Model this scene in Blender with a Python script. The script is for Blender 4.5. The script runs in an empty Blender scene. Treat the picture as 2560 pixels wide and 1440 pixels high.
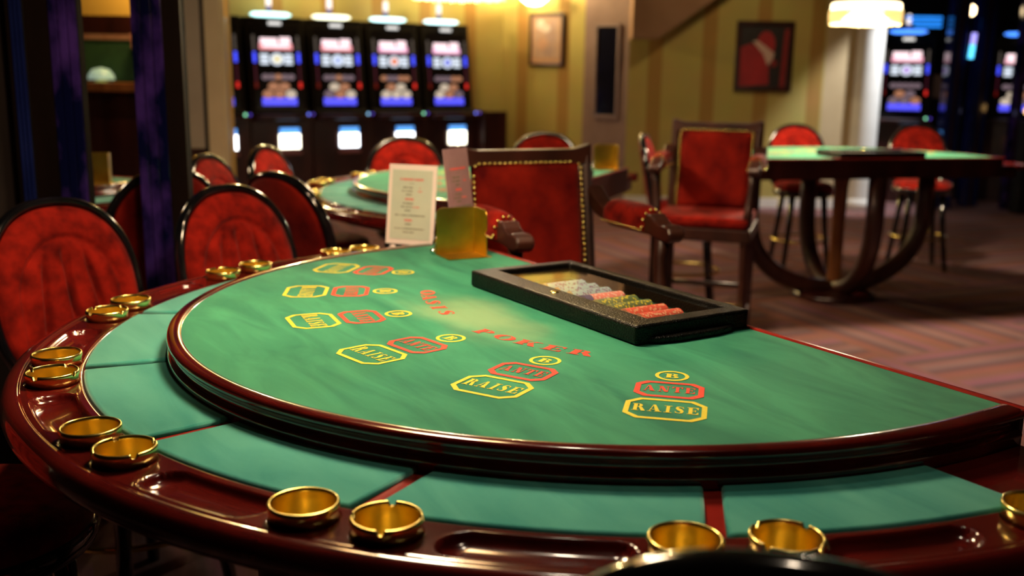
import bpy, math, random
from mathutils import Vector, Matrix
random.seed(7)
PI = math.pi
C = bpy.context.scene.collection
SC = bpy.context.scene

# ------------------------------------------------------------------ camera
cam_d = bpy.data.cameras.new('camera')
cam = bpy.data.objects.new('camera', cam_d)
C.objects.link(cam)
_p, _r = math.radians(12.005), math.radians(0.882)
_fw = Vector((0, math.cos(_p), -math.sin(_p)))
_rt, _up = Vector((1, 0, 0)), Vector((0, math.sin(_p), math.cos(_p)))
_R = _rt * math.cos(_r) + _up * math.sin(_r)
_U = _up * math.cos(_r) - _rt * math.sin(_r)
cam.matrix_world = Matrix(((_R.x, _U.x, -_fw.x, 0), (_R.y, _U.y, -_fw.y, 0), (_R.z, _U.z, -_fw.z, 1.38), (0, 0, 0, 1)))
cam_d.sensor_width = 36.0
cam_d.lens = 36.0 * 2530.6 / 2560.0
cam_d.clip_start = 0.05
cam_d.dof.use_dof = True
cam_d.dof.focus_distance = 1.62
cam_d.dof.aperture_fstop = 2.9
SC.camera = cam

# ------------------------------------------------------------------ world, exposure
W = bpy.data.worlds.new('world')
SC.world = W
W.use_nodes = True
W.node_tree.nodes['Background'].inputs[0].default_value = (0.9, 0.75, 0.6, 1)
W.node_tree.nodes['Background'].inputs[1].default_value = 0.004
SC.view_settings.view_transform = 'Standard'
SC.view_settings.look = 'None'
SC.view_settings.exposure = 0.0
SC.view_settings.gamma = 1.0
SC.view_settings.use_curve_mapping = False
SC.cycles.use_denoising = True
SC.cycles.max_bounces = 7
SC.cycles.sample_clamp_indirect = 6.0

def lamp(name, kind, loc, energy, color, radius=0.05, target=None, angle=60, blend=0.5):
    d = bpy.data.lights.new(name, kind)
    d.energy = energy
    d.color = color
    if kind == 'AREA':
        d.shape = 'DISK'
        d.size = radius * 2
    else:
        d.shadow_soft_size = radius
    if kind == 'SPOT':
        d.spot_size = math.radians(angle)
        d.spot_blend = blend
    o = bpy.data.objects.new(name, d)
    C.objects.link(o)
    o.location = loc
    if target:
        o.rotation_euler = (Vector(target) - Vector(loc)).to_track_quat('-Z', 'Y').to_euler()
    return o

WARM = (1.0, 0.83, 0.60)
# unseen ceiling spots of the hall, some of them added only as dim fill
lamp('downlight_table', 'SPOT', (0.1, 2.2, 2.95), 50, (1.0, 0.84, 0.62), 0.05, (-0.03, 1.95, 0.92), 56, 0.9)
lamp('downlight_front', 'SPOT', (0.55, 1.25, 2.95), 18, (1.0, 0.80, 0.58), 0.05, (0.2, 1.05, 0.88), 50, 0.9)
lamp('fill_chairs', 'SPOT', (-0.3, 1.4, 2.95), 80, (1.0, 0.66, 0.40), 0.08, (-1.1, 2.7, 0.8), 70, 0.9)  # added fill to brighten the velvet stools on the left
lamp('downlight_floor', 'SPOT', (2.7, 3.9, 2.95), 190, (1.0, 0.72, 0.60), 0.08, (2.4, 4.3, 0), 32, 0.8)
lamp('fill_aisle', 'SPOT', (1.0, 7.8, 2.95), 70, (1.0, 0.72, 0.50), 0.10, (1.2, 7.4, 0), 90, 0.8)  # ambient fill added over the carpet behind the tables
lamp('downlight_column', 'SPOT', (4.6, 9.9, 2.9), 420, (0.95, 0.97, 1.0), 0.06, (3.85, 10.75, 1.2), 44, 0.6)
lamp('fill_wall', 'SPOT', (2.3, 9.2, 2.95), 46, (1.0, 0.74, 0.40), 0.10, (2.2, 10.85, 1.3), 100, 0.8)  # fill added for the picture wall, with no fixture of its own
lamp('fill_dealer', 'SPOT', (0.9, 2.2, 2.95), 45, (1.0, 0.66, 0.38), 0.08, (0.25, 3.2, 0.9), 60, 0.8)  # added fill light on the nearest armchair
lamp('fill_armchair', 'SPOT', (0.75, 4.0, 2.95), 95, (1.0, 0.66, 0.40), 0.08, (1.02, 5.1, 0.85), 46, 0.8)  # spot added to lift the red of the farther armchair
lamp('fill_partition', 'SPOT', (-1.3, 4.7, 2.95), 75, (1.0, 0.74, 0.50), 0.10, (-1.8, 6.2, 1.2), 60, 0.9)  # put in to brighten the beige partition
lamp('downlight_slots', 'SPOT', (-0.9, 9.6, 2.95), 60, (1.0, 0.72, 0.30), 0.10, (-1.2, 11.2, 2.3), 120, 0.9)

# ------------------------------------------------------------------ materials
def new_mat(name):
    m = bpy.data.materials.new(name)
    m.use_nodes = True
    nt = m.node_tree
    return m, nt, nt.nodes['Principled BSDF']

def pmat(name, c1, c2=None, rough=0.5, metal=0.0, scale=20.0, coat=0.0, sheen=0.0, bump=0.0, stretch=(1, 1, 1), detail=4.0, rough2=None, spec=None, ramp=(0.35, 0.65), bscale=None):
    m, nt, b = new_mat(name)
    c2 = c2 or tuple(min(1, x * 1.25) for x in c1)
    tc = nt.nodes.new('ShaderNodeTexCoord')
    mp = nt.nodes.new('ShaderNodeMapping')
    mp.inputs['Scale'].default_value = stretch
    nz = nt.nodes.new('ShaderNodeTexNoise')
    nz.inputs['Scale'].default_value = scale
    nz.inputs['Detail'].default_value = detail
    rp = nt.nodes.new('ShaderNodeValToRGB')
    rp.color_ramp.elements[0].position = ramp[0]
    rp.color_ramp.elements[1].position = ramp[1]
    rp.color_ramp.elements[0].color = (*c1, 1)
    rp.color_ramp.elements[1].color = (*c2, 1)
    L = nt.links.new
    L(tc.outputs['Object'], mp.inputs['Vector'])
    L(mp.outputs['Vector'], nz.inputs['Vector'])
    L(nz.outputs['Fac'], rp.inputs['Fac'])
    L(rp.outputs['Color'], b.inputs['Base Color'])
    b.inputs['Roughness'].default_value = rough
    b.inputs['Metallic'].default_value = metal
    b.inputs['Coat Weight'].default_value = coat
    b.inputs['Coat Roughness'].default_value = 0.06
    b.inputs['Sheen Weight'].default_value = sheen
    b.inputs['Sheen Roughness'].default_value = 0.4
    if spec is not None:
        b.inputs['Specular IOR Level'].default_value = spec
    if bump:
        bp = nt.nodes.new('ShaderNodeBump')
        bp.inputs['Strength'].default_value = bump
        bp.inputs['Distance'].default_value = 0.002
        n2 = nt.nodes.new('ShaderNodeTexNoise')
        n2.inputs['Scale'].default_value = bscale or scale * 6
        L(tc.outputs['Object'], n2.inputs['Vector'])
        L(n2.outputs['Fac'], bp.inputs['Height'])
        L(bp.outputs['Normal'], b.inputs['Normal'])
    return m

def emat(name, col, strength, base=(0.02, 0.02, 0.02)):
    m, nt, b = new_mat(name)
    tc = nt.nodes.new('ShaderNodeTexCoord')
    nz = nt.nodes.new('ShaderNodeTexNoise')
    nz.inputs['Scale'].default_value = 30
    mr = nt.nodes.new('ShaderNodeMapRange')
    mr.inputs['To Min'].default_value = strength * 0.8
    mr.inputs['To Max'].default_value = strength * 1.2
    nt.links.new(tc.outputs['Object'], nz.inputs['Vector'])
    nt.links.new(nz.outputs['Fac'], mr.inputs['Value'])
    nt.links.new(mr.outputs['Result'], b.inputs['Emission Strength'])
    b.inputs['Base Color'].default_value = (*base, 1)
    b.inputs['Emission Color'].default_value = (*col, 1)
    b.inputs['Roughness'].default_value = 0.3
    return m

def felt_mat(name, ca, cb, cw=None, sheen=0.3):
    """napped cloth: brushed light and dark strokes, plus a worn pale patch where the dealer works"""
    m, nt, b = new_mat(name)
    L = nt.links.new
    tc = nt.nodes.new('ShaderNodeTexCoord')
    mp = nt.nodes.new('ShaderNodeMapping')
    mp.inputs['Rotation'].default_value = (0, 0, math.radians(35))
    mp.inputs['Scale'].default_value = (2.2, 9.0, 1)
    nz = nt.nodes.new('ShaderNodeTexNoise')
    nz.inputs['Scale'].default_value = 1.6
    nz.inputs['Detail'].default_value = 7
    nz.inputs['Roughness'].default_value = 0.55
    nz.inputs['Distortion'].default_value = 0.8
    rp = nt.nodes.new('ShaderNodeValToRGB')
    rp.color_ramp.elements[0].position = 0.33
    rp.color_ramp.elements[1].position = 0.66
    rp.color_ramp.elements[0].color = (*ca, 1)
    rp.color_ramp.elements[1].color = (*cb, 1)
    L(tc.outputs['Object'], mp.inputs['Vector'])
    L(mp.outputs['Vector'], nz.inputs['Vector'])
    L(nz.outputs['Fac'], rp.inputs['Fac'])
    col = rp.outputs['Color']
    if cw:  # hot spot under the lamp, painted into the cloth colour
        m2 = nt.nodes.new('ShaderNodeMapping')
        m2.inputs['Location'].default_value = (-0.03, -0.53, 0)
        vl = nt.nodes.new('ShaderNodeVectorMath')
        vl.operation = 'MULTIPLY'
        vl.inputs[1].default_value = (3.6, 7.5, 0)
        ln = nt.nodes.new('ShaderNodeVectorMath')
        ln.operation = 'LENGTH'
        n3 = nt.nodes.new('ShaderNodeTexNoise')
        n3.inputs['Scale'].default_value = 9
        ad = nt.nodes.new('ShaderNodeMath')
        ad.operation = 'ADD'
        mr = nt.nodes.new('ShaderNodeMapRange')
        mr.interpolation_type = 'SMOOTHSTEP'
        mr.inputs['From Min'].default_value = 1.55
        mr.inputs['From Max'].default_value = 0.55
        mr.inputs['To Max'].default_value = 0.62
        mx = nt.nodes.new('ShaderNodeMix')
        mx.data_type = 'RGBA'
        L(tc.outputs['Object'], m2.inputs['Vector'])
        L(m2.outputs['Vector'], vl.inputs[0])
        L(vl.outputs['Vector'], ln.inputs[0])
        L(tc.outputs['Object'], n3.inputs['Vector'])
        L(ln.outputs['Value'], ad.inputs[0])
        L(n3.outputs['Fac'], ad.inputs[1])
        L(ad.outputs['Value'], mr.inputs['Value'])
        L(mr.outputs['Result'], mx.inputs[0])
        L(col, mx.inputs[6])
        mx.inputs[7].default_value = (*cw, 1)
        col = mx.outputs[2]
    L(col, b.inputs['Base Color'])
    b.inputs['Roughness'].default_value = 0.95
    b.inputs['Specular IOR Level'].default_value = 0.15
    b.inputs['Sheen Weight'].default_value = sheen
    b.inputs['Sheen Roughness'].default_value = 0.4
    b.inputs['Sheen Tint'].default_value = (0.8, 1, 0.85, 1)
    bp = nt.nodes.new('ShaderNodeBump')
    bp.inputs['Strength'].default_value = 0.25
    bp.inputs['Distance'].default_value = 0.001
    n2 = nt.nodes.new('ShaderNodeTexNoise')
    n2.inputs['Scale'].default_value = 900
    L(tc.outputs['Object'], n2.inputs['Vector'])
    L(n2.outputs['Fac'], bp.inputs['Height'])
    L(bp.outputs['Normal'], b.inputs['Normal'])
    return m

def stripe_mat(name, base, band, period, duty, rough=0.8):
    m, nt, b = new_mat(name)
    L = nt.links.new
    tc = nt.nodes.new('ShaderNodeTexCoord')
    sp = nt.nodes.new('ShaderNodeSeparateXYZ')
    dv = nt.nodes.new('ShaderNodeMath'); dv.operation = 'DIVIDE'; dv.inputs[1].default_value = period
    fr = nt.nodes.new('ShaderNodeMath'); fr.operation = 'FRACT'
    rp = nt.nodes.new('ShaderNodeValToRGB')
    e = rp.color_ramp.elements
    e[0].position = 0.0; e[0].color = (*base, 1)
    e[1].position = 1.0; e[1].color = (*base, 1)
    for p, c in ((0.5 - duty / 2 - 0.02, base), (0.5 - duty / 2, band), (0.5 + duty / 2, band), (0.5 + duty / 2 + 0.02, base)):
        k = e.new(p); k.color = (*c, 1)
    nz = nt.nodes.new('ShaderNodeTexNoise'); nz.inputs['Scale'].default_value = 3
    mx = nt.nodes.new('ShaderNodeMix'); mx.data_type = 'RGBA'; mx.blend_type = 'MULTIPLY'; mx.inputs[0].default_value = 0.25
    L(tc.outputs['Object'], sp.inputs[0])
    L(sp.outputs['X'], dv.inputs[0])
    L(dv.outputs[0], fr.inputs[0])
    L(fr.outputs[0], rp.inputs['Fac'])
    L(tc.outputs['Object'], nz.inputs['Vector'])
    L(rp.outputs['Color'], mx.inputs[6])
    L(nz.outputs['Color'], mx.inputs[7])
    L(mx.outputs[2], b.inputs['Base Color'])
    b.inputs['Roughness'].default_value = rough
    return m

def carpet_mat():
    """carpet of striped tiles, turned alternately by a quarter"""
    m, nt, b = new_mat('striped_carpet')
    L = nt.links.new
    tc = nt.nodes.new('ShaderNodeTexCoord')
    mp = nt.nodes.new('ShaderNodeMapping')
    mp.inputs['Rotation'].default_value = (0, 0, math.radians(-24))
    ck = nt.nodes.new('ShaderNodeTexChecker'); ck.inputs['Scale'].default_value = 0.8
    sp = nt.nodes.new('ShaderNodeSeparateXYZ')
    mf = nt.nodes.new('ShaderNodeMix'); mf.data_type = 'FLOAT'
    ml = nt.nodes.new('ShaderNodeMath'); ml.operation = 'MULTIPLY'; ml.inputs[1].default_value = 2.4
    fr = nt.nodes.new('ShaderNodeMath'); fr.operation = 'FRACT'
    rp = nt.nodes.new('ShaderNodeValToRGB')
    rp.color_ramp.interpolation = 'LINEAR'
    cols = [(0.0, (0.26, 0.13, 0.10)), (0.16, (0.30, 0.12, 0.10)), (0.3, (0.16, 0.09, 0.10)), (0.42, (0.27, 0.17, 0.17)), (0.55, (0.31, 0.15, 0.14)), (0.68, (0.15, 0.10, 0.10)), (0.8, (0.30, 0.13, 0.18)), (1.0, (0.26, 0.13, 0.10))]
    e = rp.color_ramp.elements
    e[0].position, e[0].color = cols[0][0], (*cols[0][1], 1)
    e[1].position, e[1].color = cols[-1][0], (*cols[-1][1], 1)
    for p, c in cols[1:-1]:
        k = e.new(p); k.color = (*c, 1)
    nz = nt.nodes.new('ShaderNodeTexNoise'); nz.inputs['Scale'].default_value = 250
    mx = nt.nodes.new('ShaderNodeMix'); mx.data_type = 'RGBA'; mx.blend_type = 'MULTIPLY'; mx.inputs[0].default_value = 0.5
    L(tc.outputs['Object'], mp.inputs['Vector'])
    L(mp.outputs['Vector'], ck.inputs['Vector'])
    L(mp.outputs['Vector'], sp.inputs[0])
    L(ck.outputs['Fac'], mf.inputs[0])
    L(sp.outputs['X'], mf.inputs[2])
    L(sp.outputs['Y'], mf.inputs[3])
    L(mf.outputs[0], ml.inputs[0])
    L(ml.outputs[0], fr.inputs[0])
    L(fr.outputs[0], rp.inputs['Fac'])
    L(tc.outputs['Object'], nz.inputs['Vector'])
    L(rp.outputs['Color'], mx.inputs[6])
    L(nz.outputs['Color'], mx.inputs[7])
    L(mx.outputs[2], b.inputs['Base Color'])
    b.inputs['Roughness'].default_value = 0.95
    b.inputs['Specular IOR Level'].default_value = 0.1
    return m

def glass_mat(name, tint=(1, 1, 1), rough=0.02, alpha=0.16):
    """thin clear sheet: mostly see-through with a glossy reflection"""
    m, nt, b = new_mat(name)
    nt.nodes.remove(b)
    out = nt.nodes['Material Output']
    tr = nt.nodes.new('ShaderNodeBsdfTransparent'); tr.inputs[0].default_value = (*tint, 1)
    gl = nt.nodes.new('ShaderNodeBsdfGlossy'); gl.inputs['Roughness'].default_value = rough
    fz = nt.nodes.new('ShaderNodeFresnel'); fz.inputs['IOR'].default_value = 1.36
    nz = nt.nodes.new('ShaderNodeTexNoise'); nz.inputs['Scale'].default_value = 15
    mr = nt.nodes.new('ShaderNodeMapRange')
    mr.inputs['To Min'].default_value = rough; mr.inputs['To Max'].default_value = rough * 2.5
    mx = nt.nodes.new('ShaderNodeMixShader')
    L = nt.links.new
    L(nz.outputs['Fac'], mr.inputs['Value'])
    L(mr.outputs['Result'], gl.inputs['Roughness'])
    ge = nt.nodes.new('ShaderNodeNewGeometry')
    sb = nt.nodes.new('ShaderNodeMath'); sb.operation = 'SUBTRACT'; sb.use_clamp = True
    L(fz.outputs[0], sb.inputs[0])
    L(ge.outputs['Backfacing'], sb.inputs[1])
    L(sb.outputs[0], mx.inputs[0])
    L(tr.outputs[0], mx.inputs[1])
    L(gl.outputs[0], mx.inputs[2])
    L(mx.outputs[0], out.inputs['Surface'])
    return m

M = {}
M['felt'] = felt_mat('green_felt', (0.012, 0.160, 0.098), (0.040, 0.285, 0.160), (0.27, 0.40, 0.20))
M['pad'] = felt_mat('teal_felt', (0.030, 0.27, 0.235), (0.080, 0.39, 0.32), sheen=0.6)
M['mahogany'] = pmat('mahogany', (0.052, 0.0032, 0.003), (0.125, 0.008, 0.006), rough=0.16, scale=6, coat=0.7, stretch=(1, 1, 6))
M['inlay'] = pmat('red_inlay_wood', (0.25, 0.012, 0.008), (0.34, 0.02, 0.012), rough=0.25, scale=8, coat=0.5)
M['dark_wood'] = pmat('dark_wood', (0.018, 0.004, 0.003), (0.045, 0.009, 0.006), rough=0.3, scale=7, coat=0.3, stretch=(1, 1, 0.2))
M['chair_wood'] = pmat('chair_wood', (0.026, 0.007, 0.004), (0.058, 0.015, 0.008), rough=0.42, scale=9, coat=0.15, stretch=(1, 1, 0.3))
M['black_wood'] = pmat('black_wood', (0.006, 0.003, 0.002), (0.012, 0.006, 0.004), spec=0.12, rough=0.5, scale=7, stretch=(1, 1, 0.2))
M['brown_wood'] = pmat('brown_wood', (0.19, 0.06, 0.012), (0.30, 0.10, 0.02), rough=0.35, scale=8, stretch=(4, 4, 0.4))
M['brass'] = pmat('polished_brass', (0.93, 0.71, 0.19), (0.97, 0.78, 0.26), rough=0.25, metal=1.0, scale=14, bump=0.03)
M['brass_satin'] = pmat('satin_brass', (0.94, 0.70, 0.13), (0.98, 0.78, 0.20), rough=0.24, metal=0.95, scale=14, bump=0.02)
M['brass_plate'] = pmat('tarnished_brass', (0.50, 0.31, 0.04), (0.80, 0.56, 0.10), rough=0.33, metal=1.0, scale=9, bump=0.05, ramp=(0.3, 0.6))
M['velvet'] = pmat('red_velvet', (0.085, 0.002, 0.001), (0.33, 0.012, 0.005), rough=0.85, scale=20, sheen=0.08, bump=0.3, detail=7, spec=0.1, ramp=(0.3, 0.66), bscale=400)
M['velvet_dark'] = pmat('worn_red_velvet', (0.075, 0.001, 0.001), (0.26, 0.011, 0.004), rough=0.85, scale=9, sheen=0.06, bump=0.3, detail=8, spec=0.1, ramp=(0.3, 0.68), bscale=400)
M['lacquer'] = pmat('black_lacquer', (0.004, 0.004, 0.005), (0.008, 0.007, 0.009), rough=0.12, coat=0.8, scale=10)
M['black'] = pmat('matt_black', (0.006, 0.005, 0.005), (0.012, 0.010, 0.010), rough=0.7, scale=12, spec=0.12)
M['tray_black'] = pmat('hammered_black', (0.0025, 0.002, 0.0015), (0.005, 0.004, 0.003), rough=0.30, scale=60, bump=1.0, bscale=330, spec=0.22)
M['yellow_print'] = pmat('yellow_print', (0.74, 0.60, 0.025), (0.82, 0.68, 0.05), rough=0.8, scale=200)
M['red_print'] = pmat('red_print', (0.66, 0.045, 0.022), (0.76, 0.065, 0.03), rough=0.8, scale=200)
M['glass'] = glass_mat('clear_glass')
M['acrylic'] = glass_mat('clear_acrylic', (0.9, 0.95, 0.95))
M['chrome'] = pmat('chrome', (0.6, 0.6, 0.62), (0.75, 0.75, 0.78), rough=0.12, metal=1.0)
M['wallpaper'] = stripe_mat('striped_wallpaper', (0.50, 0.40, 0.11), (0.40, 0.23, 0.05), 0.56, 0.24)
M['beige'] = pmat('beige_plaster', (0.30, 0.24, 0.17), (0.34, 0.27, 0.19), rough=0.85, scale=4)
M['cream'] = pmat('cream_plaster', (0.48, 0.36, 0.20), (0.52, 0.40, 0.23), rough=0.85, scale=4)
M['white_paint'] = pmat('white_paint', (0.68, 0.66, 0.62), (0.74, 0.72, 0.68), rough=0.7, scale=5)
M['lilac'] = pmat('lilac_brown_paint', (0.22, 0.14, 0.12), (0.26, 0.17, 0.15), rough=0.8, scale=5)
M['soffit'] = pmat('brown_plaster', (0.23, 0.12, 0.065), (0.26, 0.14, 0.08), rough=0.85, scale=4)
M['ochre'] = pmat('ochre_paint', (0.50, 0.30, 0.05), (0.56, 0.34, 0.06), rough=0.8, scale=3)
M['ceiling'] = pmat('dark_ceiling', (0.06, 0.045, 0.035), (0.08, 0.06, 0.045), rough=0.9, scale=3)
M['darkwall'] = pmat('dark_wall', (0.018, 0.012, 0.010), (0.030, 0.020, 0.016), rough=0.8, scale=3)
M['carpet'] = carpet_mat()
M['blue_marble'] = pmat('blue_marbled_glass', (0.003, 0.004, 0.035), (0.075, 0.03, 0.24), rough=0.14, scale=10, coat=0.3, detail=10, ramp=(0.45, 0.68), stretch=(1, 1, 0.6))
M['blue_glass'] = pmat('blue_mirror_glass', (0.004, 0.008, 0.06), (0.012, 0.02, 0.12), rough=0.1, scale=3, coat=0.5)
M['green_board'] = pmat('dark_green_board', (0.012, 0.05, 0.012), (0.018, 0.07, 0.016), rough=0.8)
M['sign_border'] = pmat('cream_card', (0.92, 0.78, 0.72), (0.95, 0.82, 0.75), rough=0.6)
M['sign_paper'] = pmat('pale_green_paper', (0.56, 0.62, 0.50), (0.60, 0.65, 0.52), rough=0.6)
M['sign_lilac'] = pmat('lilac_card', (0.30, 0.17, 0.18), (0.34, 0.20, 0.21), rough=0.6)
M['ink_red'] = pmat('red_ink', (0.70, 0.10, 0.08), (0.74, 0.13, 0.10), rough=0.7)
M['ink_dark'] = pmat('dark_ink', (0.15, 0.14, 0.08), (0.19, 0.17, 0.10), rough=0.7)
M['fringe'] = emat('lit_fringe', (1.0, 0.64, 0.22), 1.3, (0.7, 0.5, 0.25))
M['shade_in'] = emat('lit_shade', (1.0, 0.80, 0.46), 5.0, (0.8, 0.6, 0.35))
M['bulb'] = emat('warm_bulb', (1.0, 0.78, 0.45), 14.0, (0.8, 0.7, 0.5))

# ------------------------------------------------------------------ mesh builder
class MB:
    def __init__(s):
        s.v, s.f, s.m, s.sm = [], [], [], []

    def add(s, verts, faces, mat=0, smooth=False, xf=None):
        o = len(s.v)
        for p in verts:
            p = Vector(p)
            s.v.append(tuple(xf @ p) if xf else tuple(p))
        for f in faces:
            s.f.append([o + i for i in f]); s.m.append(mat); s.sm.append(smooth)
        return s

    def box(s, x0, x1, y0, y1, z0, z1, mat=0, xf=None):
        v = [(x, y, z) for z in (z0, z1) for y in (y0, y1) for x in (x0, x1)]
        return s.add(v, [(0, 2, 3, 1), (4, 5, 7, 6), (0, 1, 5, 4), (2, 6, 7, 3), (0, 4, 6, 2), (1, 3, 7, 5)], mat, False, xf)

    def prism(s, poly, z0, z1, mat=0, xf=None):
        n = len(poly)
        v = [(x, y, z0) for x, y in poly] + [(x, y, z1) for x, y in poly]
        f = [list(range(n))[::-1], list(range(n, 2 * n))] + [(i, (i + 1) % n, n + (i + 1) % n, n + i) for i in range(n)]
        return s.add(v, f, mat, False, xf)

    def loft(s, rows, closed=False, mat=0, smooth=True, xf=None, cap=False):
        n = len(rows[0]); v = [p for r in rows for p in r]; f = []
        for i in range(len(rows) - 1):
            for j in range(n if closed else n - 1):
                k = (j + 1) % n
                f.append((i * n + j, i * n + k, (i + 1) * n + k, (i + 1) * n + j))
        if cap:
            f.append(list(range(n))[::-1]); f.append([(len(rows) - 1) * n + j for j in range(n)])
        return s.add(v, f, mat, smooth, xf)

    def lathe(s, prof, n=32, c=(0, 0, 0), mat=0, smooth=True, xf=None):
        rows = [[(c[0] + r * math.cos(2 * PI * j / n), c[1] + r * math.sin(2 * PI * j / n), c[2] + z) for j in range(n)] for r, z in prof]
        return s.loft(rows, True, mat, smooth, xf)

    def tube(s, pts, rad, n=10, closed=False, mat=0, smooth=True, xf=None, sx=1.0):
        pts = [Vector(p) for p in pts]; N = len(pts); rows = []
        ref = None
        for i, p in enumerate(pts):
            a = pts[(i - 1) % N] if (closed or i > 0) else p
            b = pts[(i + 1) % N] if (closed or i < N - 1) else p
            t = (b - a).normalized()
            if ref is None:
                ref = Vector((0, 0, 1)) if abs(t.z) < 0.9 else Vector((1, 0, 0))
            u = (ref - t * ref.dot(t)).normalized(); w = t.cross(u); ref = u
            r = rad[i] if isinstance(rad, (list, tuple)) else rad
            rows.append([tuple(p + (u * math.cos(2 * PI * j / n) + w * math.sin(2 * PI * j / n) * sx) * r) for j in range(n)])
        if closed:
            rows.append(rows[0])
        return s.loft(rows, True, mat, smooth, xf, cap=not closed)

    def sphere(s, c, r, n=12, mat=0, sz=1.0, xf=None):
        prof = [(max(1e-5, r * math.sin(PI * i / n)), -r * sz * math.cos(PI * i / n)) for i in range(n + 1)]
        return s.lathe(prof, n * 2, c, mat, True, xf)

    def build(s, name, mats, parent=None, bevel=0.0, seg=2, loc=None, autosmooth=False):
        me = bpy.data.meshes.new(name)
        me.from_pydata(s.v, [], s.f)
        for m in (mats if isinstance(mats, (list, tuple)) else [mats]):
            me.materials.append(M[m] if isinstance(m, str) else m)
        me.polygons.foreach_set('material_index', s.m)
        me.polygons.foreach_set('use_smooth', s.sm)
        me.update()
        o = bpy.data.objects.new(name, me)
        C.objects.link(o)
        if parent: o.parent = parent
        if loc: o.location = loc
        if bevel:
            b = o.modifiers.new('bevel', 'BEVEL')
            b.width = bevel; b.segments = seg; b.limit_method = 'ANGLE'; b.angle_limit = math.radians(40)
        return o

def tag(o, label=None, cat=None, group=None, kind=None):
    if label: o['label'] = label
    if cat: o['category'] = cat
    if group: o['group'] = group
    if kind: o['kind'] = kind
    return o

def thing(name, label, cat, loc=(0, 0, 0), rz=0.0, group=None):
    o = bpy.data.objects.new(name, None)
    C.objects.link(o)
    o.location = loc
    o.rotation_euler = (0, 0, rz)
    o.empty_display_size = 0.1
    return tag(o, label, cat, group)

def copy_tree(o, parent=None):
    c = o.copy()
    C.objects.link(c)
    if parent: c.parent = parent
    for ch in list(o.children):
        copy_tree(ch, c)
    return c

def place(o, loc, rz, label, group=None):
    o.location = loc
    o.rotation_euler = (0, 0, rz)
    o['label'] = label
    if group: o['group'] = group
    return o

def facing(d):       # rotation so that local +Y looks along d
    return math.atan2(-d[0], d[1])

# ------------------------------------------------------------------ the room
def struct(name, mb, mats, **k):
    return tag(mb.build(name, mats, **k), kind='structure')

def wall(name, p0, p1, z0, z1, th, mat, **k):
    """wall slab from p0 to p1; its thickness lies to the left of the direction p0->p1"""
    L = math.hypot(p1[0] - p0[0], p1[1] - p0[1])
    o = struct(name, MB().box(0, L, 0, th, z0, z1), mat, **k)
    o.location = (p0[0], p0[1], 0)
    o.rotation_euler = (0, 0, math.atan2(p1[1] - p0[1], p1[0] - p0[0]))
    return o

struct('floor', MB().box(-5, 8, -3, 15, -0.1, 0), 'carpet')
struct('ceiling', MB().box(-5, 8, -3, 15, 3.0, 3.1), 'ceiling')
wall('wall_left', (-4.6, -3), (-4.6, 7.3), 0, 3.0, 0.1, 'darkwall')
wall('wall_front', (8, -2.9), (-5, -2.9), 0, 3.0, 0.1, 'darkwall')
wall('wall_right', (7.4, 15), (7.4, -3), 0, 3.0, 0.1, 'darkwall')
wall('wall_rear', (-4.6, 14.3), (7.4, 14.3), 0, 3.0, 0.1, 'darkwall')
wall('wall_back', (-3.60, 9.74), (-0.15, 11.90), 0, 3.0, 0.08, 'wallpaper')
wall('wall_corner', (-0.15, 11.90), (0.745, 11.25), 0, 3.0, 0.08, 'wallpaper')
wall('wall_niche', (0.745, 11.25), (1.19, 10.92), 0, 3.0, 0.08, 'lilac')
wall('wall_picture', (1.19, 10.92), (3.24, 10.87), 0, 3.0, 0.08, 'wallpaper')
wall('wall_pier', (3.24, 10.87), (3.56, 10.87), 0, 3.0, 0.3, 'cream')
struct('column', MB().lathe([(0.14, 0.0), (0.14, 3.0)], 40), 'white_paint', loc=(3.70, 10.86, 0))
struct('trim_1', MB().lathe([(0.14, 0.0), (0.165, 0.0), (0.165, 0.09), (0.14, 0.12)], 40), 'white_paint', loc=(3.70, 10.86, 0))
wall('baseboard_back', (1.19, 10.90), (3.56, 10.845), 0, 0.1, 0.02, 'white_paint')
# sloping stair soffit above the picture wall
so = MB().prism([(-0.02, 1.74), (0.24, 1.74), (1.95, 2.95), (1.95, 3.0), (-0.02, 3.0)], 0, 0.28)
so = struct('ceiling_soffit', so, 'soffit')
so.matrix_world = Matrix.Translation((1.20, 10.86, 0)) @ Matrix.Rotation(math.radians(90), 4, 'X')
# partition to the left of the slot machines, its chair rail and its end post
wall('wall_partition', (-2.25, 6.5), (-1.965, 6.5), 0, 3.0, 0.12, 'beige')
struct('trim_2', MB().box(-2.25, -1.965, 6.475, 6.5, 0.80, 0.88), 'dark_wood')
struct('trim_3', MB().box(-1.965, -1.935, 6.49, 6.60, 0, 3.0), 'black')
struct('wall_end', MB().box(-1.935, -1.840, 6.47, 6.60, 0, 3.0), 'cream')
# room beyond the pillars on the left
wall('wall_alcove', (-4.6, 7.2), (-2.0, 7.2), 0, 3.0, 0.1, 'ochre')
struct('trim_4', MB().box(-4.6, -2.0, 7.12, 7.2, 1.56, 1.72), 'dark_wood')
struct('trim_5', MB().box(-4.6, -2.0, 7.15, 7.2, 0.0, 1.56), 'dark_wood')
wall('wall_stub', (-2.40, 3.00), (-1.392, 3.00), 0, 3.0, 0.05, 'darkwall')
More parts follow.
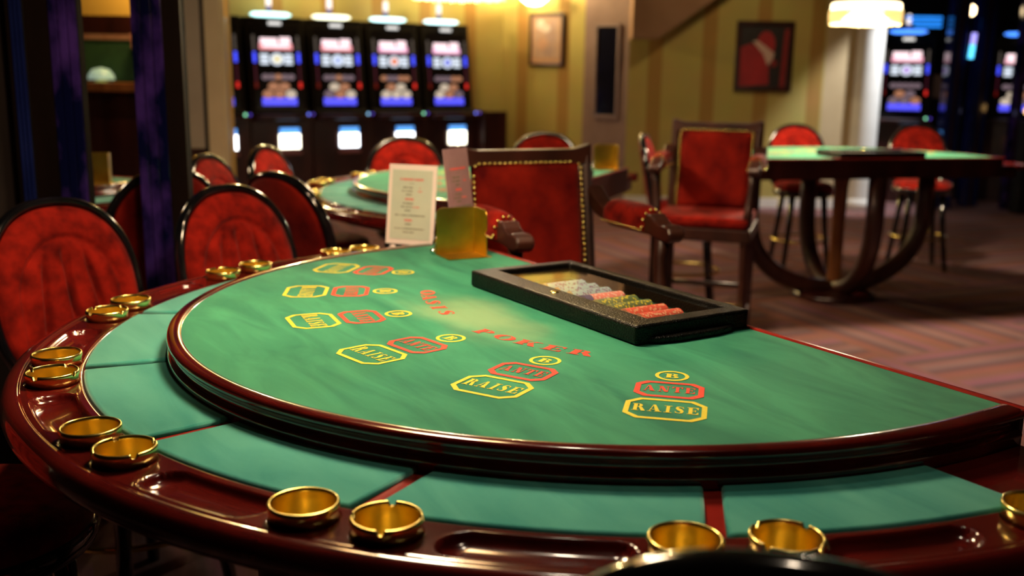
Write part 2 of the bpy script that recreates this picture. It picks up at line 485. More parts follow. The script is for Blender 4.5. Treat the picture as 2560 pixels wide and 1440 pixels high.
# narrow dark window in the niche wall
def niche_window():
    a = Vector((0.745, 11.25, 0)); b = Vector((1.19, 10.92, 0))
    x = (b - a).normalized()
    mb = MB()
    w0, w1 = 0.175, 0.425
    for x0, x1, z0, z1 in ((w0 - 0.03, w0, 0.95, 1.90), (w1, w1 + 0.03, 0.95, 1.90), (w0 - 0.03, w1 + 0.03, 1.87, 1.90), (w0 - 0.03, w1 + 0.03, 0.91, 0.95)):
        mb.box(x0, x1, -0.035, 0.0, z0, z1)
    o = struct('window_1', mb, pmat('lilac_frame', (0.20, 0.13, 0.13), (0.24, 0.16, 0.16), rough=0.5), bevel=0.006)
    o.location = a; o.rotation_euler = (0, 0, math.atan2(x.y, x.x))
    MB().box(w0, w1, -0.012, -0.004, 0.95, 1.87).build('pane', pmat('dark_pane', (0.004, 0.004, 0.008), (0.008, 0.007, 0.016), rough=0.08), o)
niche_window()

# pillars clad in blue marbled glass, dark wooden edges
def pillar(name, x0, x1, y, label, w_edge, side, mat='blue_marble', depth=0.035):
    t = thing(name, label, 'pillar', ((x0 + x1) / 2, y, 0))
    h = (x1 - x0) / 2
    mb = MB().box(-h, h, 0, depth, 0, 3.0)
    mb.build('core', 'black', t)
    e0, e1 = (h - w_edge, h) if side > 0 else (-h, -h + w_edge)
    MB().box(e0, e1, -0.012, 0.0, 0, 3.0).build('edge_board', 'black_wood', t)
    g0, g1 = (-h, h - w_edge) if side > 0 else (-h + w_edge, h)
    n = 3
    for i in range(n):
        a = g0 + (g1 - g0) * i / n; b = g0 + (g1 - g0) * (i + 1) / n
        MB().box(a + 0.0012, b - 0.0012, -0.010, 0.0, 0, 3.0).build('glass_panel', mat, t, bevel=0.002)
    return t
pillar('pillar', -1.161, -1.010, 3.15, 'dark pillar with blue and violet marbled glass strips between the two nearest velvet chairs', 0.055, 1)
pillar('pillar', -1.385, -1.239, 2.95, 'dark pillar with violet marbled glass strips behind the large velvet chair at the left', 0.066, -1)
pillar('pillar', -1.432, -1.388, 2.94, 'narrow blue glass pillar at the far left edge beside the violet one', 0.008, -1, 'blue_glass')

# ------------------------------------------------------------------ lettering (fat-face capitals drawn as flat ink)
def R4(x0, x1, y0, y1): return [(x0, y0), (x1, y0), (x1, y1), (x0, y1)]
def ribbon(pts, hw):
    out = []
    n = len(pts)
    def off(i):
        a = pts[max(i - 1, 0)]; b = pts[min(i + 1, n - 1)]
        dx, dy = b[0] - a[0], b[1] - a[1]; l = math.hypot(dx, dy) or 1
        return (-dy / l * hw[i], dx / l * hw[i])
    for i in range(n - 1):
        o0, o1 = off(i), off(i + 1); p, q = pts[i], pts[i + 1]
        out.append([(p[0] + o0[0], p[1] + o0[1]), (p[0] - o0[0], p[1] - o0[1]), (q[0] - o1[0], q[1] - o1[1]), (q[0] + o1[0], q[1] + o1[1])])
    return out
def ring(cx, cy, rx, ry, ix, iy, a0=0, a1=360, n=24):
    out = []
    for i in range(n):
        a = math.radians(a0 + (a1 - a0) * i / n); b = math.radians(a0 + (a1 - a0) * (i + 1) / n)
        out.append([(cx + rx * math.cos(a), cy + ry * math.sin(a)), (cx + rx * math.cos(b), cy + ry * math.sin(b)), (cx + ix * math.cos(b), cy + iy * math.sin(b)), (cx + ix * math.cos(a), cy + iy * math.sin(a))])
    return out
_bowl = lambda cy, ry, rx=0.36: ring(0.46, cy, rx, ry, rx - 0.26, ry - 0.055, -90, 90, 14) + [R4(0.38, 0.47, cy + ry - 0.055, cy + ry), R4(0.38, 0.47, cy - ry, cy - ry + 0.055)]
GL = {
 'I': (0.62, [R4(.17, .45, 0, 1), R4(0, .62, 0, .06), R4(0, .62, .94, 1)]),
 'E': (0.92, [R4(.12, .42, 0, 1), R4(0, .88, .94, 1), R4(0, .88, 0, .06), [(.90, 1), (.66, .95), (.88, .66)], [(.66, .05), (.90, 0), (.88, .34)], R4(.42, .66, .47, .53), [(.56, .5), (.68, .32), (.68, .68)]]),
 'T': (0.95, [R4(.33, .62, 0, 1), R4(0, .95, .94, 1), [(0, 1), (.02, .64), (.24, .95)], [(.95, 1), (.71, .95), (.93, .64)], R4(.18, .77, 0, .06)]),
 'A': (1.12, [[(.40, 1), (.66, 0), (1.02, 0), (.60, 1)], [(.40, 1), (.12, 0), (.19, 0), (.47, 1)], R4(.24, .76, .27, .33), R4(0, .34, 0, .06), R4(.56, 1.12, 0, .06)]),
 'N': (1.05, [R4(.16, .23, 0, 1), R4(.83, .90, 0, 1), [(.06, 1), (.58, 0), (.90, 0), (.40, 1)], R4(0, .40, 0, .06), R4(.66, 1.05, .94, 1), R4(0, .3, .94, 1)]),
 'R': (1.08, [R4(.12, .42, 0, 1), R4(0, .56, 0, .06), R4(0, .44, .94, 1)] + _bowl(.755, .245) + [[(.52, .52), (.76, 0), (1.08, 0), (.78, .54)]]),
 'P': (0.90, [R4(.12, .42, 0, 1), R4(0, .56, 0, .06), R4(0, .44, .94, 1)] + _bowl(.74, .26, .40)),
 'B': (0.92, [R4(.12, .42, 0, 1), R4(0, .44, 0, .06), R4(0, .44, .94, 1)] + _bowl(.755, .245) + _bowl(.265, .265, .42)),
 'K': (1.08, [R4(.12, .42, 0, 1), R4(0, .56, 0, .06), R4(0, .56, .94, 1), [(.40, .40), (.48, .40), (.90, 1), (.82, 1)], [(.50, .58), (.74, 0), (1.08, 0), (.70, .72)], R4(.68, 1.06, .94, 1)]),
 'O': (1.05, ring(.525, .5, .525, .51, .22, .45)),
 'S': (0.86, ribbon([(.74, .72), (.66, .90), (.46, .96), (.27, .90), (.21, .76), (.33, .62), (.52, .48), (.64, .32), (.60, .12), (.42, .04), (.20, .09), (.10, .28)], [.02, .03, .035, .08, .12, .15, .16, .14, .10, .035, .03, .02]) + [[(.70, .98), (.64, .80), (.78, .66)], [(.12, .02), (.06, .34), (.22, .16)]]),
}
def ink(mb, polys, org, right, up, sx, sy, z, mat=0, dz=0.0006):
    for k, poly in enumerate(polys):
        P = [(org[0] + right[0] * x * sx + up[0] * y * sy, org[1] + right[1] * x * sx + up[1] * y * sy) for x, y in poly]
        mb.add([(x, y, z + dz) for x, y in P], [list(range(len(P)))], mat)
def word(mb, txt, centre, right, up, width, height, z, gap=0.16, mat=0):
    tot = sum(GL[c][0] for c in txt) + gap * (len(txt) - 1)
    s = width / tot; x = -width / 2
    for c in txt:
        o = (centre[0] + right[0] * x - up[0] * height / 2, centre[1] + right[1] * x - up[1] * height / 2)
        ink(mb, GL[c][1], o, right, up, s, height, z, mat)
        x += (GL[c][0] + gap) * s

# ------------------------------------------------------------------ the poker table (local x along the dealer's edge, +y to the players)
K = 0.46
VE = 0.1344
E_FELT = (1.7307 * K, 1.8440 * K, 0.4925 * K)
E_RIM = (1.8091 * K, 1.9628 * K, 0.4298 * K)
E_PAD = (2.1125 * K, 2.2782 * K, 0.4093 * K)
E_RAIL = (2.3128 * K, 2.4465 * K, 0.5142 * K)
def lerpE(a, b, s): return tuple(x + (y - x) * s for x, y in zip(a, b))
def shrink(e, d): return (e[0] - d, e[1] - d, e[2])
def rad_at(e, ph):
    """distance from the table's origin to curve e in direction ph (0 = +y)"""
    a, b, v = e; s, c = math.sin(ph), math.cos(ph)
    A = s * s / a / a + c * c / b / b; B = -2 * c * v / b / b; D = v * v / b / b - 1
    r = (-B + math.sqrt(B * B - 4 * A * D)) / 2 / A
    if r * c < v: r = a / abs(s)
    return r
def pt(e, ph):
    r = rad_at(e, ph); return (r * math.sin(ph), r * math.cos(ph))
def phi_end(e, ve=VE): return math.atan2(e[0], ve)
def curve(e, n, ve=VE):
    pe = phi_end(e, ve)
    return [pt(e, -pe + 2 * pe * i / n) for i in range(n + 1)]

GAPS = [-49.0, -28.4, -9.9, 9.2, 28.4, 48.4]
CUP_PH = [-69.9, -49.9, -29.4, -10.4, 8.5, 27.6, 48.7, 69.0]
CUP_S = 0.37
Z_F, Z_P = 0.92, 0.876
TROUGHS = [(-59.9, 5.0), (-39.6, 5.1), (-19.9, 4.4), (-0.95, 4.2), (18.0, 4.4), (38.1, 5.1), (58.9, 5.0)]
CUP_FIX = {-69.9: (-69.8, -74.5), -49.9: (-47.2, -52.7), -29.4: (-26.6, -31.5), -10.4: (-7.5, -12.2), 8.5: (11.3, 6.2), 27.6: (31.1, 26.3), 48.7: (53.0, 47.5)}
def cup_angles(c):      # plain cup and notched ashtray of one pair
    return CUP_FIX.get(c, (c + 2.45, c - 2.45))

def build_table(label, group):
    t = thing('poker_table', label, 'poker table', group=group)
    # raised felt
    import bmesh
    N = 160
    outer = curve(E_FELT, N)
    hole = [(-0.241, 0.158), (0.251, 0.158), (0.251, 0.339), (-0.241, 0.339)]
    bm = bmesh.new()
    def loop(pts, z):
        vs = [bm.verts.new((x, y, z)) for x, y in pts]
        return [bm.edges.new((vs[i], vs[(i + 1) % len(vs)])) for i in range(len(vs))]
    bmesh.ops.triangle_fill(bm, edges=loop(outer, Z_F) + loop(hole, Z_F), use_beauty=True)
    for f in bm.faces:
        if f.normal.z < 0: f.normal_flip()
    me = bpy.data.meshes.new('felt_layout'); bm.to_mesh(me); bm.free()
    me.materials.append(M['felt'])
    felt = bpy.data.objects.new('felt_layout', me); C.objects.link(felt); felt.parent = t
    # printed betting layout
    cx0, cy0 = 0.0, 0.0
    for i in range(6):
        ph = math.radians(-45.7 + i * 18.28)
        s, c = math.sin(ph), math.cos(ph)
        up = (-s, -c); rt = (-c, s)
        def at(r): return (s * r * K + 0.0214, c * r * K)
        def octo(w, h, ch): return [(-w + ch, -h), (w - ch, -h), (w, -h + ch), (w, h - ch), (w - ch, h), (-w + ch, h), (-w, h - ch), (-w, -h + ch)]
        def frame(w, h, ch, b):
            A, Bq = octo(w, h, ch), octo(w - b, h - b, ch * 0.82)
            return [[A[j], A[(j + 1) % 8], Bq[(j + 1) % 8], Bq[j]] for j in range(8)]
        mb = MB()
        ink(mb, frame(0.126, 0.098, 0.042, 0.0165), at(1.7996), rt, up, K, K, Z_F)
        word(mb, 'RAISE', at(1.795), rt, up, 0.203 * K, 0.066 * K, Z_F)
        mb.build('raise_box', 'yellow_print', felt)
        mb = MB()
        ink(mb, frame(0.112, 0.084, 0.034, 0.019), at(1.597), rt, up, K, K, Z_F)
        word(mb, 'ANTE', at(1.592), rt, up, 0.168 * K, 0.060 * K, Z_F)
        mb.build('ante_box', 'red_print', felt)
        mb = MB()
        ink(mb, ring(0, 0, 0.0575, 0.0575, 0.0445, 0.0445, n=40), at(1.4384), rt, up, K, K, Z_F)
        word(mb, 'B', at(1.4384), rt, up, 0.050 * K, 0.050 * K, Z_F)
        mb.build('bonus_circle', 'yellow_print', felt)
    for txt, a0, st in (('OASIS', 25.8, -4.72), ('POKER', -9.4, -5.22)):
        mb = MB()
        for j, ch in enumerate(txt):
            ph = math.radians(a0 + st * j); s, c = math.sin(ph), math.cos(ph); r = 1.242 if a0 > 0 else 1.275
            up = (-s, -c); rt = (-c, s)
            word(mb, ch, (s * r * K + 0.0214, c * r * K), rt, up, 0.088 * K * GL[ch][0] / 0.95, 0.066 * K, Z_F)
        mb.build('lettering', 'red_print', felt)
    # raised block: moulded rim running down to the lower deck
    prof = [(-0.02, .9196), (.03, .9212), (.3, .9222), (.78, .9218), (.93, .9195), (1.0, .9150), (.99, .9108), (.90, .9078), (.74, .9052), (.64, .8995), (.66, .8945), (.80, .8915), (.95, .8890), (1.0, .8850), (1.0, .8815), (.93, .8785), (.92, .8690)]
    rows = []
    for s, z in prof:
        rows.append([(x, y, z) for x, y in curve(lerpE(E_FELT, E_RIM, s), N)])
    mb = MB().loft(rows)
    mb.build('raised_rim', 'mahogany', t)
    # dealer's side: face board and thin trim along the straight edge
    MB().box(-0.826, 0.826, 0.1244, 0.1344, 0.80, 0.9130).build('dealer_face', 'dark_wood', t)
    MB().box(-1.035, 0.835, 0.1215, 0.1340, 0.9132, 0.9235).build('dealer_trim', 'inlay', t, bevel=0.003)
    # lower deck
    d_in = shrink(E_RIM, 0.06)
    rows = [[(x, y, z) for x, y in curve(e, N)] for e, z in ((d_in, .8685), (E_PAD, .8685))]
    MB().loft(rows[::1], smooth=False).build('deck', 'inlay', t)
    # felt pads on the deck
    b = [-90] + GAPS + [90]
    p_in = shrink(E_RIM, 0.02); p_out = shrink(E_PAD, 0.001)
    for i in range(7):
        def cut(side, ang):
            return ang
        n = 26
        rows = []
        hg = 0.0115
        steps = [(-0.0005, 0.0, .8688), (0.0, 0.0, .8725), (0.0025, 1.0, .8757), (0.006, 1.5, .8760)]
        def edge(e, off, ang_a, ang_b, inset):
            out = []
            for k in range(n + 1):
                a = ang_a + (ang_b - ang_a) * k / n
                r = rad_at(e, a) + off
                out.append((r * math.sin(a), r * math.cos(a)))
            return out
        def angs(e, sgn_end, ang, inset):
            r = rad_at(e, ang); return ang
        top = []
        for off, _, z in steps:
            ro, ri = [], []
            for e, lst, sg in ((p_out, ro, -1), (p_in, ri, 1)):
                def lim(a_deg, sg2):
                    if abs(a_deg) == 90:
                        # square end of the last pads
                        a = math.atan2(e[0], 0.336)
                        return math.copysign(a - (off + 0.001) / e[0], a_deg)
                    a = math.radians(a_deg); r = rad_at(e, a)
                    return a + sg2 * (hg + max(off, 0)) / r
                a0, a1 = lim(b[i], 1), lim(b[i + 1], -1)
                for k in range(n + 1):
                    a = a0 + (a1 - a0) * k / n
                    r = rad_at(e, a) + sg * off
                    lst.append((r * math.sin(a), r * math.cos(a), z))
            rows.append(ro + ri[::-1])
        mb = MB().loft(rows, closed=True)
        m = len(rows[-1]); base = rows[-1]
        q = [base[k] for k in range(n + 1)] + [base[m - 1 - k] for k in range(n + 1)]
        mb.add(q, [(k, k + 1, n + 2 + k, n + 1 + k) for k in range(n)], 0, False)
        mb.build('felt_pad', 'pad', t)
    # players' rail with chip troughs and sockets
    NA = 1100
    S = [0, .012, .03] + [.03 + (.70 - .03) * i / 34 for i in range(1, 35)]
    prof_s = [(s, .8735 if s > .02 else .8735 - .0035 * (1 - s / .02)) for s in S]
    tail = [(.735, .8735), (.75, .8728), (.765, .8745), (.79, .8758), (.84, .8760), (.90, .8745), (.945, .8710), (.975, .8655), (.995, .8590), (1.0, .8520), (.995, .8440), (.97, .8390), (.90, .8360), (.30, .8360)]
    prof_s += tail
    pairs = [math.radians(a) for c in CUP_PH for a in cup_angles(c)]
    E_S = lambda s: lerpE(E_PAD, E_RAIL, s)
    cupc = [pt(E_S(CUP_S), a) for a in pairs]
    rows = []
    width = 0.0995
    for s, z in prof_s:
        e = E_S(s); pe = phi_end(e)
        row = []
        for i in range(NA + 1):
            ph = -pe + 2 * pe * i / NA
            x, y = pt(e, ph)
            zz = z
            if 0.02 < s <= 0.71 and z > .86:
                for tc, hl in TROUGHS:
                    dp = ph - math.radians(tc)
                    if abs(dp) < math.radians(hl + 1.5):
                        r0 = math.hypot(x, y)
                        dx = max(abs(dp) * r0 - (math.radians(hl) * r0 - 0.026), 0); dy = (s - .40) * width
                        d = math.hypot(dx, dy) / 0.026
                        if d < 1: zz = z - 0.015 * math.sqrt(max(0.0, 1 - d ** 2.6))
                for qx, qy in cupc:
                    d = math.hypot(x - qx, y - qy)
                    if d < .0425:      # round socket with a steep wall just under the cup's flange
                        if d < .0395: zz = .8382
                        if d > .0365:
                            k = (.0390 if d < .0395 else .0399) / d
                            x, y = qx + (x - qx) * k, qy + (y - qy) * k
                        break
            row.append((x, y, zz))
        rows.append(row)
    mb = MB().loft([r[::-1] for r in rows][::-1])
    mb.build('rail', 'mahogany', t)
    # end boards beside the dealer
    for sg in (-1, 1):
        poly = [(0.80, VE), (1.055, VE), (1.055, 0.33), (0.80, 0.33)]
        poly = [(sg * x, y) for x, y in poly]
        if sg < 0: poly = poly[::-1]
        poly = [(max(-1.03, min(1.03, x)), y) for x, y in poly]
        MB().prism(poly, .845, .8688).build('end_board', 'mahogany', t)
    # apron and base
    rows = [[(x, y, z) for x, y in curve(shrink(E_RAIL, d), 80)] for d, z in ((0.12, .836), (0.12, .815), (0.13, .800))]
    mb = MB().loft([r[::-1] for r in rows][::-1])
    mb.box(-0.93, 0.93, VE, VE + 0.02, .800, .8685)
    mb.build('apron', 'dark_wood', t)
    def hoop(ax):
        pts = []
        for k in range(33):
            a = PI * k / 32
            u = -0.62 * math.cos(a); z = 0.58 - 0.52 * math.sin(a) ** 0.8
            pts.append((u, 0.55, z) if ax == 0 else (0, 0.55 + u * 0.62, z))
        pts = [(pts[0][0], pts[0][1], .81)] + pts + [(pts[-1][0], pts[-1][1], .81)]
        return MB().tube(pts, 0.055, 8, smooth=True)
    hoop(0).build('curved_leg', 'chair_wood', t)
    hoop(1).build('curved_leg', 'chair_wood', t)
    MB().lathe([(0.001, 0.0), (0.26, 0.0), (0.26, 0.03), (0.22, 0.05), (0.001, 0.055)], 32, (0, .55, 0)).build('foot_plate', 'dark_wood', t)
    MB().lathe([(0.055, 0.05), (0.045, 0.12), (0.040, 0.40), (0.045, 0.70), (0.06, 0.84)], 24, (0, .55, 0)).build('pedestal', 'brown_wood', t)
    MB().add([(x, y, .812) for x, y in curve(shrink(E_RAIL, 0.14), 60)], [list(range(61))]).build('underside', 'dark_wood', t)
    return t

T_C = (0.4003, 2.1486)
T_RZ = math.atan2(0.84446, -0.53562)
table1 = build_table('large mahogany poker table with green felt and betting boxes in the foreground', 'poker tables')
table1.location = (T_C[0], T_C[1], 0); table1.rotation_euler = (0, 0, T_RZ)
def rz_of(n): return math.atan2(n[1], n[0]) - PI / 2      # players' side looks along n
TABLES = {1: (T_C, T_RZ)}
for k, c, n, lb in ((2, (0.38, 4.30), (-0.927, 0.375), 'green felt poker table in the middle distance behind the paytable sign'),
                    (3, (2.207, 5.86), (-0.251, 0.968), 'poker table seen from its dealer side under the fringed lamp at right'),
                    (4, (-2.28, 4.62), (-0.30, -0.954), 'poker table glimpsed between the blue pillars at left')):
    o = copy_tree(table1)
    place(o, (c[0], c[1], 0), rz_of(n), lb)
    TABLES[k] = (c, rz_of(n))
def on_table(k, x, y, z=0.0):
    c, rz = TABLES[k]
    return (c[0] + x * math.cos(rz) - y * math.sin(rz), c[1] + x * math.sin(rz) + y * math.cos(rz), z)

# ------------------------------------------------------------------ brass cups and ashtrays
def cup_mesh(notched):
    prof = [(.0005, -.0345), (.035, -.0345), (.0376, -.0325), (.0379, .0002), (.0400, .0006), (.0402, .0105), (.0416, .0135), (.0419, .0175), (.0408, .0202), (.0388, .0206), (.0376, .0196), (.0372, .015), (.0368, .004), (.0362, -.024), (.0335, -.0285), (.0005, -.0290)]
    n = 144 if notched else 64
    rows = []
    for k, (r, z) in enumerate(prof):
        row = []
        for j in range(n):
            a = 2 * PI * j / n
            zz = z
            if notched and 6 <= k <= 11:
                for q in range(4):
                    dq = (a - (q * PI / 2 + 0.55) + PI) % (2 * PI) - PI
                    if abs(dq) < 0.085: zz = min(z, .0145)
            row.append((r * math.cos(a), r * math.sin(a), zz))
        rows.append(row)
    return MB().loft(rows[:12], True).loft(rows[11:], True, mat=1)
cup_src = {0: cup_mesh(False).build('cup_holder', ['brass', 'brass_satin']), 1: cup_mesh(True).build('ashtray', ['brass', 'brass_satin'])}
used = set()
def put_cup(kind, tk, ph_deg, label, group, turn=0.0):
    x, y = pt(lerpE(E_PAD, E_RAIL, CUP_S), math.radians(ph_deg))
    o = cup_src[kind]
    if kind in used:
        o = o.copy(); C.objects.link(o)
    used.add(kind)
    o.location = on_table(tk, x, y, .8735)
    o.rotation_euler = (0, 0, turn)
    return tag(o, label, 'ashtray' if kind else 'cup holder', group)
where = ['by the near right corner of the rail at the picture edge', 'of the rail behind the black chair top in front', 'near the red inlay at the bottom of the picture', 'on the left sweep of the rail above the bottom-left trough', 'at the leftmost bulge of the rail', 'before the large velvet chair at left', 'before the second velvet chair, by the felt edge', 'at the far end of the rail below the paytable sign']
for i, c in enumerate(CUP_PH):
    a, b2 = cup_angles(c)
    # in local coordinates the far end of the table lies at +x
    w = where[i]
    put_cup(0, 1, a, 'plain brass cup holder ' + w, 'brass cups and ashtrays of the foreground table')
    put_cup(1, 1, b2, 'notched brass ashtray ' + w, 'brass cups and ashtrays of the foreground table', random.uniform(0, 1.5))
w2 = {-29.4: 'near side', -10.4: 'left front', 8.5: 'left tip', 27.6: 'left rear', 48.7: 'far side'}
for c in w2:
    a, b2 = cup_angles(c)
    put_cup(0, 2, a, 'small brass cup holder on the middle table rail, %s' % w2[c], 'brass cups and ashtrays of the middle table')
    put_cup(1, 2, b2, 'small brass ashtray on the middle table rail, %s' % w2[c], 'brass cups and ashtrays of the middle table', 0.4)
a, b2 = cup_angles(69.0)
put_cup(0, 4, a, 'tiny brass cup holder on the table between the blue pillars', 'brass cups of the table between the pillars')
put_cup(1, 4, b2, 'tiny brass ashtray on the table between the blue pillars', 'brass cups of the table between the pillars')

# ------------------------------------------------------------------ chip tray with clear lid, and its chips
def frame_prism(x0, x1, y0, y1, ix0, ix1, iy0, iy1, z0, z1):
    mb = MB()
    o = [(x0, y0), (x1, y0), (x1, y1), (x0, y1)]; i = [(ix0, iy0), (ix1, iy0), (ix1, iy1), (ix0, iy1)]
    v = [(*p, z0) for p in o] + [(*p, z0) for p in i] + [(*p, z1) for p in o] + [(*p, z1) for p in i]
    f = []
    for k in range(4):
        j = (k + 1) % 4
        f += [(k, j, 8 + j, 8 + k), (4 + j, 4 + k, 12 + k, 12 + j), (8 + k, 8 + j, 12 + j, 12 + k), (j, k, 4 + k, 4 + j)]
    return mb.add(v, f)
def build_tray(tk, label):
    c, rz = TABLES[tk]
    t = thing('chip_tray', label, 'chip tray', (c[0], c[1], 0), rz, 'chip trays')
    # local x is mirrored along the dealer's edge: far end at +x
    X = lambda u: -u
    frame_prism(X(.2865), X(-.2865), .132, .4005, X(.2455), X(-.2555), .155, .342, .9206, .9560).build('tray_frame', 'tray_black', t, bevel=0.005, seg=3)
    mb = frame_prism(X(.243), X(-.253), .1565, .3405, X(.2385), X(-.2485), .161, .336, .8975, .9204)
    mb.box(X(.243), X(-.253), .1565, .3405, .8955, .8975)
    mb.build('tray_well', 'black', t)
    MB().box(X(.2465), X(-.2565), .154, .343, .9470, .9490).build('clear_lid', 'glass', t)
    lk = MB().lathe([(.0001, .0022), (.0062, .0020), (.0085, .0012), (.0095, .0)], 24)
    lk.box(-.0045, .0045, -.0009, .0009, .0021, .0026)
    lk.build('lock', 'brass', t, loc=(.012, .366, .9561))
    # pull handle along the narrow near end
    hp = [(X(.286), .165), (X(.297), .185), (X(.304), .225), (X(.304), .315), (X(.297), .355), (X(.286), .375)]
    MB().prism(hp[::-1] if hp[0][0] < hp[2][0] else hp, .9215, .9335).build('handle', 'tray_black', t, bevel=.004, seg=3)
    return t
build_tray(1, 'black hammered chip tray with clear lid holding rows of chips on the foreground felt')
build_tray(2, 'black chip tray on the middle table, hidden behind the nearest armchair')
build_tray(4, 'black chip tray on the table between the blue pillars')
tr3 = build_tray(3, 'black chip tray on the dealer edge of the table at right')
CHIP = [('light blue', (0.24, 0.44, 0.50), (0.10, 0.06, 0.20)), ('pink', (0.74, 0.20, 0.17), (0.78, 0.55, 0.45)), ('green', (0.10, 0.17, 0.07), (0.72, 0.60, 0.03)), ('red', (0.74, 0.10, 0.06), (0.80, 0.42, 0.24)), ('navy', (0.05, 0.05, 0.16), (0.05, 0.05, 0.18))]
def chip_mesh(name, body, spot, face):
    n = 24; r, h = .0198, .0030
    mb = MB()
    v = []
    for z in (0, h):
        v += [(r * math.cos(2 * PI * j / n), r * math.sin(2 * PI * j / n), z) for j in range(n)]
    mb.add(v, [(j, (j + 1) % n, n + (j + 1) % n, n + j) for j in range(n) if j % 4], 0, True)
    mb.add(v, [(j, (j + 1) % n, n + (j + 1) % n, n + j) for j in range(n) if not j % 4], 1, True)
    mb.add(v, [list(range(n))[::-1]], 2).add(v, [list(range(n, 2 * n))], 2)
    for z, sg in ((-.00025, 1), (h + .00025, 1)):
        mb.lathe([(.0001, z), (.0115, z), (.0125, z if z > 0 else z)], 24, mat=1)
    o = mb.build(name, [pmat(name + '_body', body, tuple(min(1, c * 1.15) for c in body), rough=.5, scale=300), pmat(name + '_spot', spot, tuple(min(1, c * 1.1) for c in spot), rough=.5, scale=300), pmat(name + '_face', face, face, rough=.55, scale=300)])
    return o
chip_src = [chip_mesh('poker_chip', b, s, f) for (n, b, s), f in zip(CHIP, ((0.62, 0.52, 0.36), (0.74, 0.25, 0.2), (0.5, 0.5, 0.2), (0.78, 0.35, 0.2), (0.06, 0.06, 0.2)))]
chip_used = set()
ROWS = [0, 0, 0, 1, 2, 2, 3, 3]
ROW_LB = ['light blue poker chip in the tray row nearest the brass card holder', 'light blue poker chip in the middle of the three light blue rows', 'light blue poker chip in the row beside the pink chips', 'pink poker chip in the single pink row of the tray', 'green and yellow poker chip in the row beside the pink chips', 'green and yellow poker chip in the row beside the red chips', 'red poker chip in the row beside the green chips', 'red poker chip in the last row at the near end of the tray']
for i, kind in enumerate(ROWS):
    u = -.1286 + .0444 * i
    for j in range(28):
        kd = kind
        lb = ROW_LB[i]
        if i == 3 and j >= 23:
            kd = 4; lb = 'navy poker chip at the front of the pink row in the tray'
        o = chip_src[kd]
        if kd in chip_used:
            o = o.copy(); C.objects.link(o)
        chip_used.add(kd)
        y = .2120 + j * .00345
        c, rz = TABLES[1]
        o.matrix_world = Matrix.Translation((*c, 0)) @ Matrix.Rotation(rz, 4, 'Z') @ Matrix.Translation((-u, y, .9262)) @ Matrix.Rotation(-PI / 2, 4, 'X') @ Matrix.Rotation(random.uniform(0, 6.28), 4, 'Z')
        tag(o, lb, 'poker chip', lb.split(' poker')[0] + ' chips of tray row %s' % ('one two three four five six seven eight'.split()[i] if kd != 4 else 'four, front'))

# ------------------------------------------------------------------ brass card holder
def card_holder(loc, rz, label, s=1.0):
    t = thing('card_holder', label, 'card holder', loc, rz, 'brass card holders')
    def plate(poly, th, xf, hole=None):
        return MB().prism(poly, 0, th, xf=xf)
    def rounded(w, h, r, left, right):
        P = [(0, 0), (w, 0)]
        if right: P += [(w - r + r * math.cos(a), h - r + r * math.sin(a)) for a in [PI / 2 * k / 6 for k in range(7)]]
        else: P += [(w, h)]
        if left: P += [(r + r * math.cos(a), h - r + r * math.sin(a)) for a in [PI / 2 + PI / 2 * k / 6 for k in range(7)]]
        else: P += [(0, h)]
        return P
    w, h = .106 * s, .120 * s
    up = Matrix(((1, 0, 0, 0), (0, 0, -1, 0), (0, 1, 0, 0), (0, 0, 0, 1)))
    MB().prism([(-x, y) for x, y in rounded(w, h, .016, False, True)][::-1], 0, .002, xf=up).build('back_plate', 'brass_plate', t, bevel=.0008)
    side = Matrix(((0, 0, 1, 0), (-1, 0, 0, 0), (0, 1, 0, 0), (0, 0, 0, 1)))
    # side plate with a thumb notch
    P = [(0, 0), (.078 * s, 0), (.078 * s, .050 * s)]
    P += [(.078 * s - .010 * s * math.sin(PI * k / 8), .050 * s + .018 * s * k / 8) for k in range(1, 8)]
    P += [(.078 * s, .068 * s), (.078 * s, h - .02 * s)]
    P += [(.058 * s + .02 * s * math.cos(a), h - .02 * s + .02 * s * math.sin(a)) for a in [PI / 2 * k / 6 for k in range(1, 7)]] + [(0, h)]
    MB().prism(P, 0, .002, xf=side).build('side_plate', 'brass_plate', t, bevel=.0008)
    MB().box(-w, .012, -.085 * s, .004, 0, .0015).build('foot_plate', 'brass_plate', t)
    mb = MB().tube([(-w + .004, .010, .004), (-w + .002, .018, .028), (-w + .010, .012, .05)], .005, 8)
    mb.sphere((-w - .006, .006, .0085), .008, 8)
    mb.build('clip', 'chrome', t)
    return t
card_holder((-0.101, 2.600, .9212), math.atan2(.050, .100), 'upright brass discard holder on the far end of the foreground felt')
card_holder((0.50, 5.06, .9212), math.radians(8), 'brass discard holder on the middle table behind the armchair')
card_holder((-1.63, 4.10, .9212), math.radians(15), 'dark brass discard holder on the table between the blue pillars')

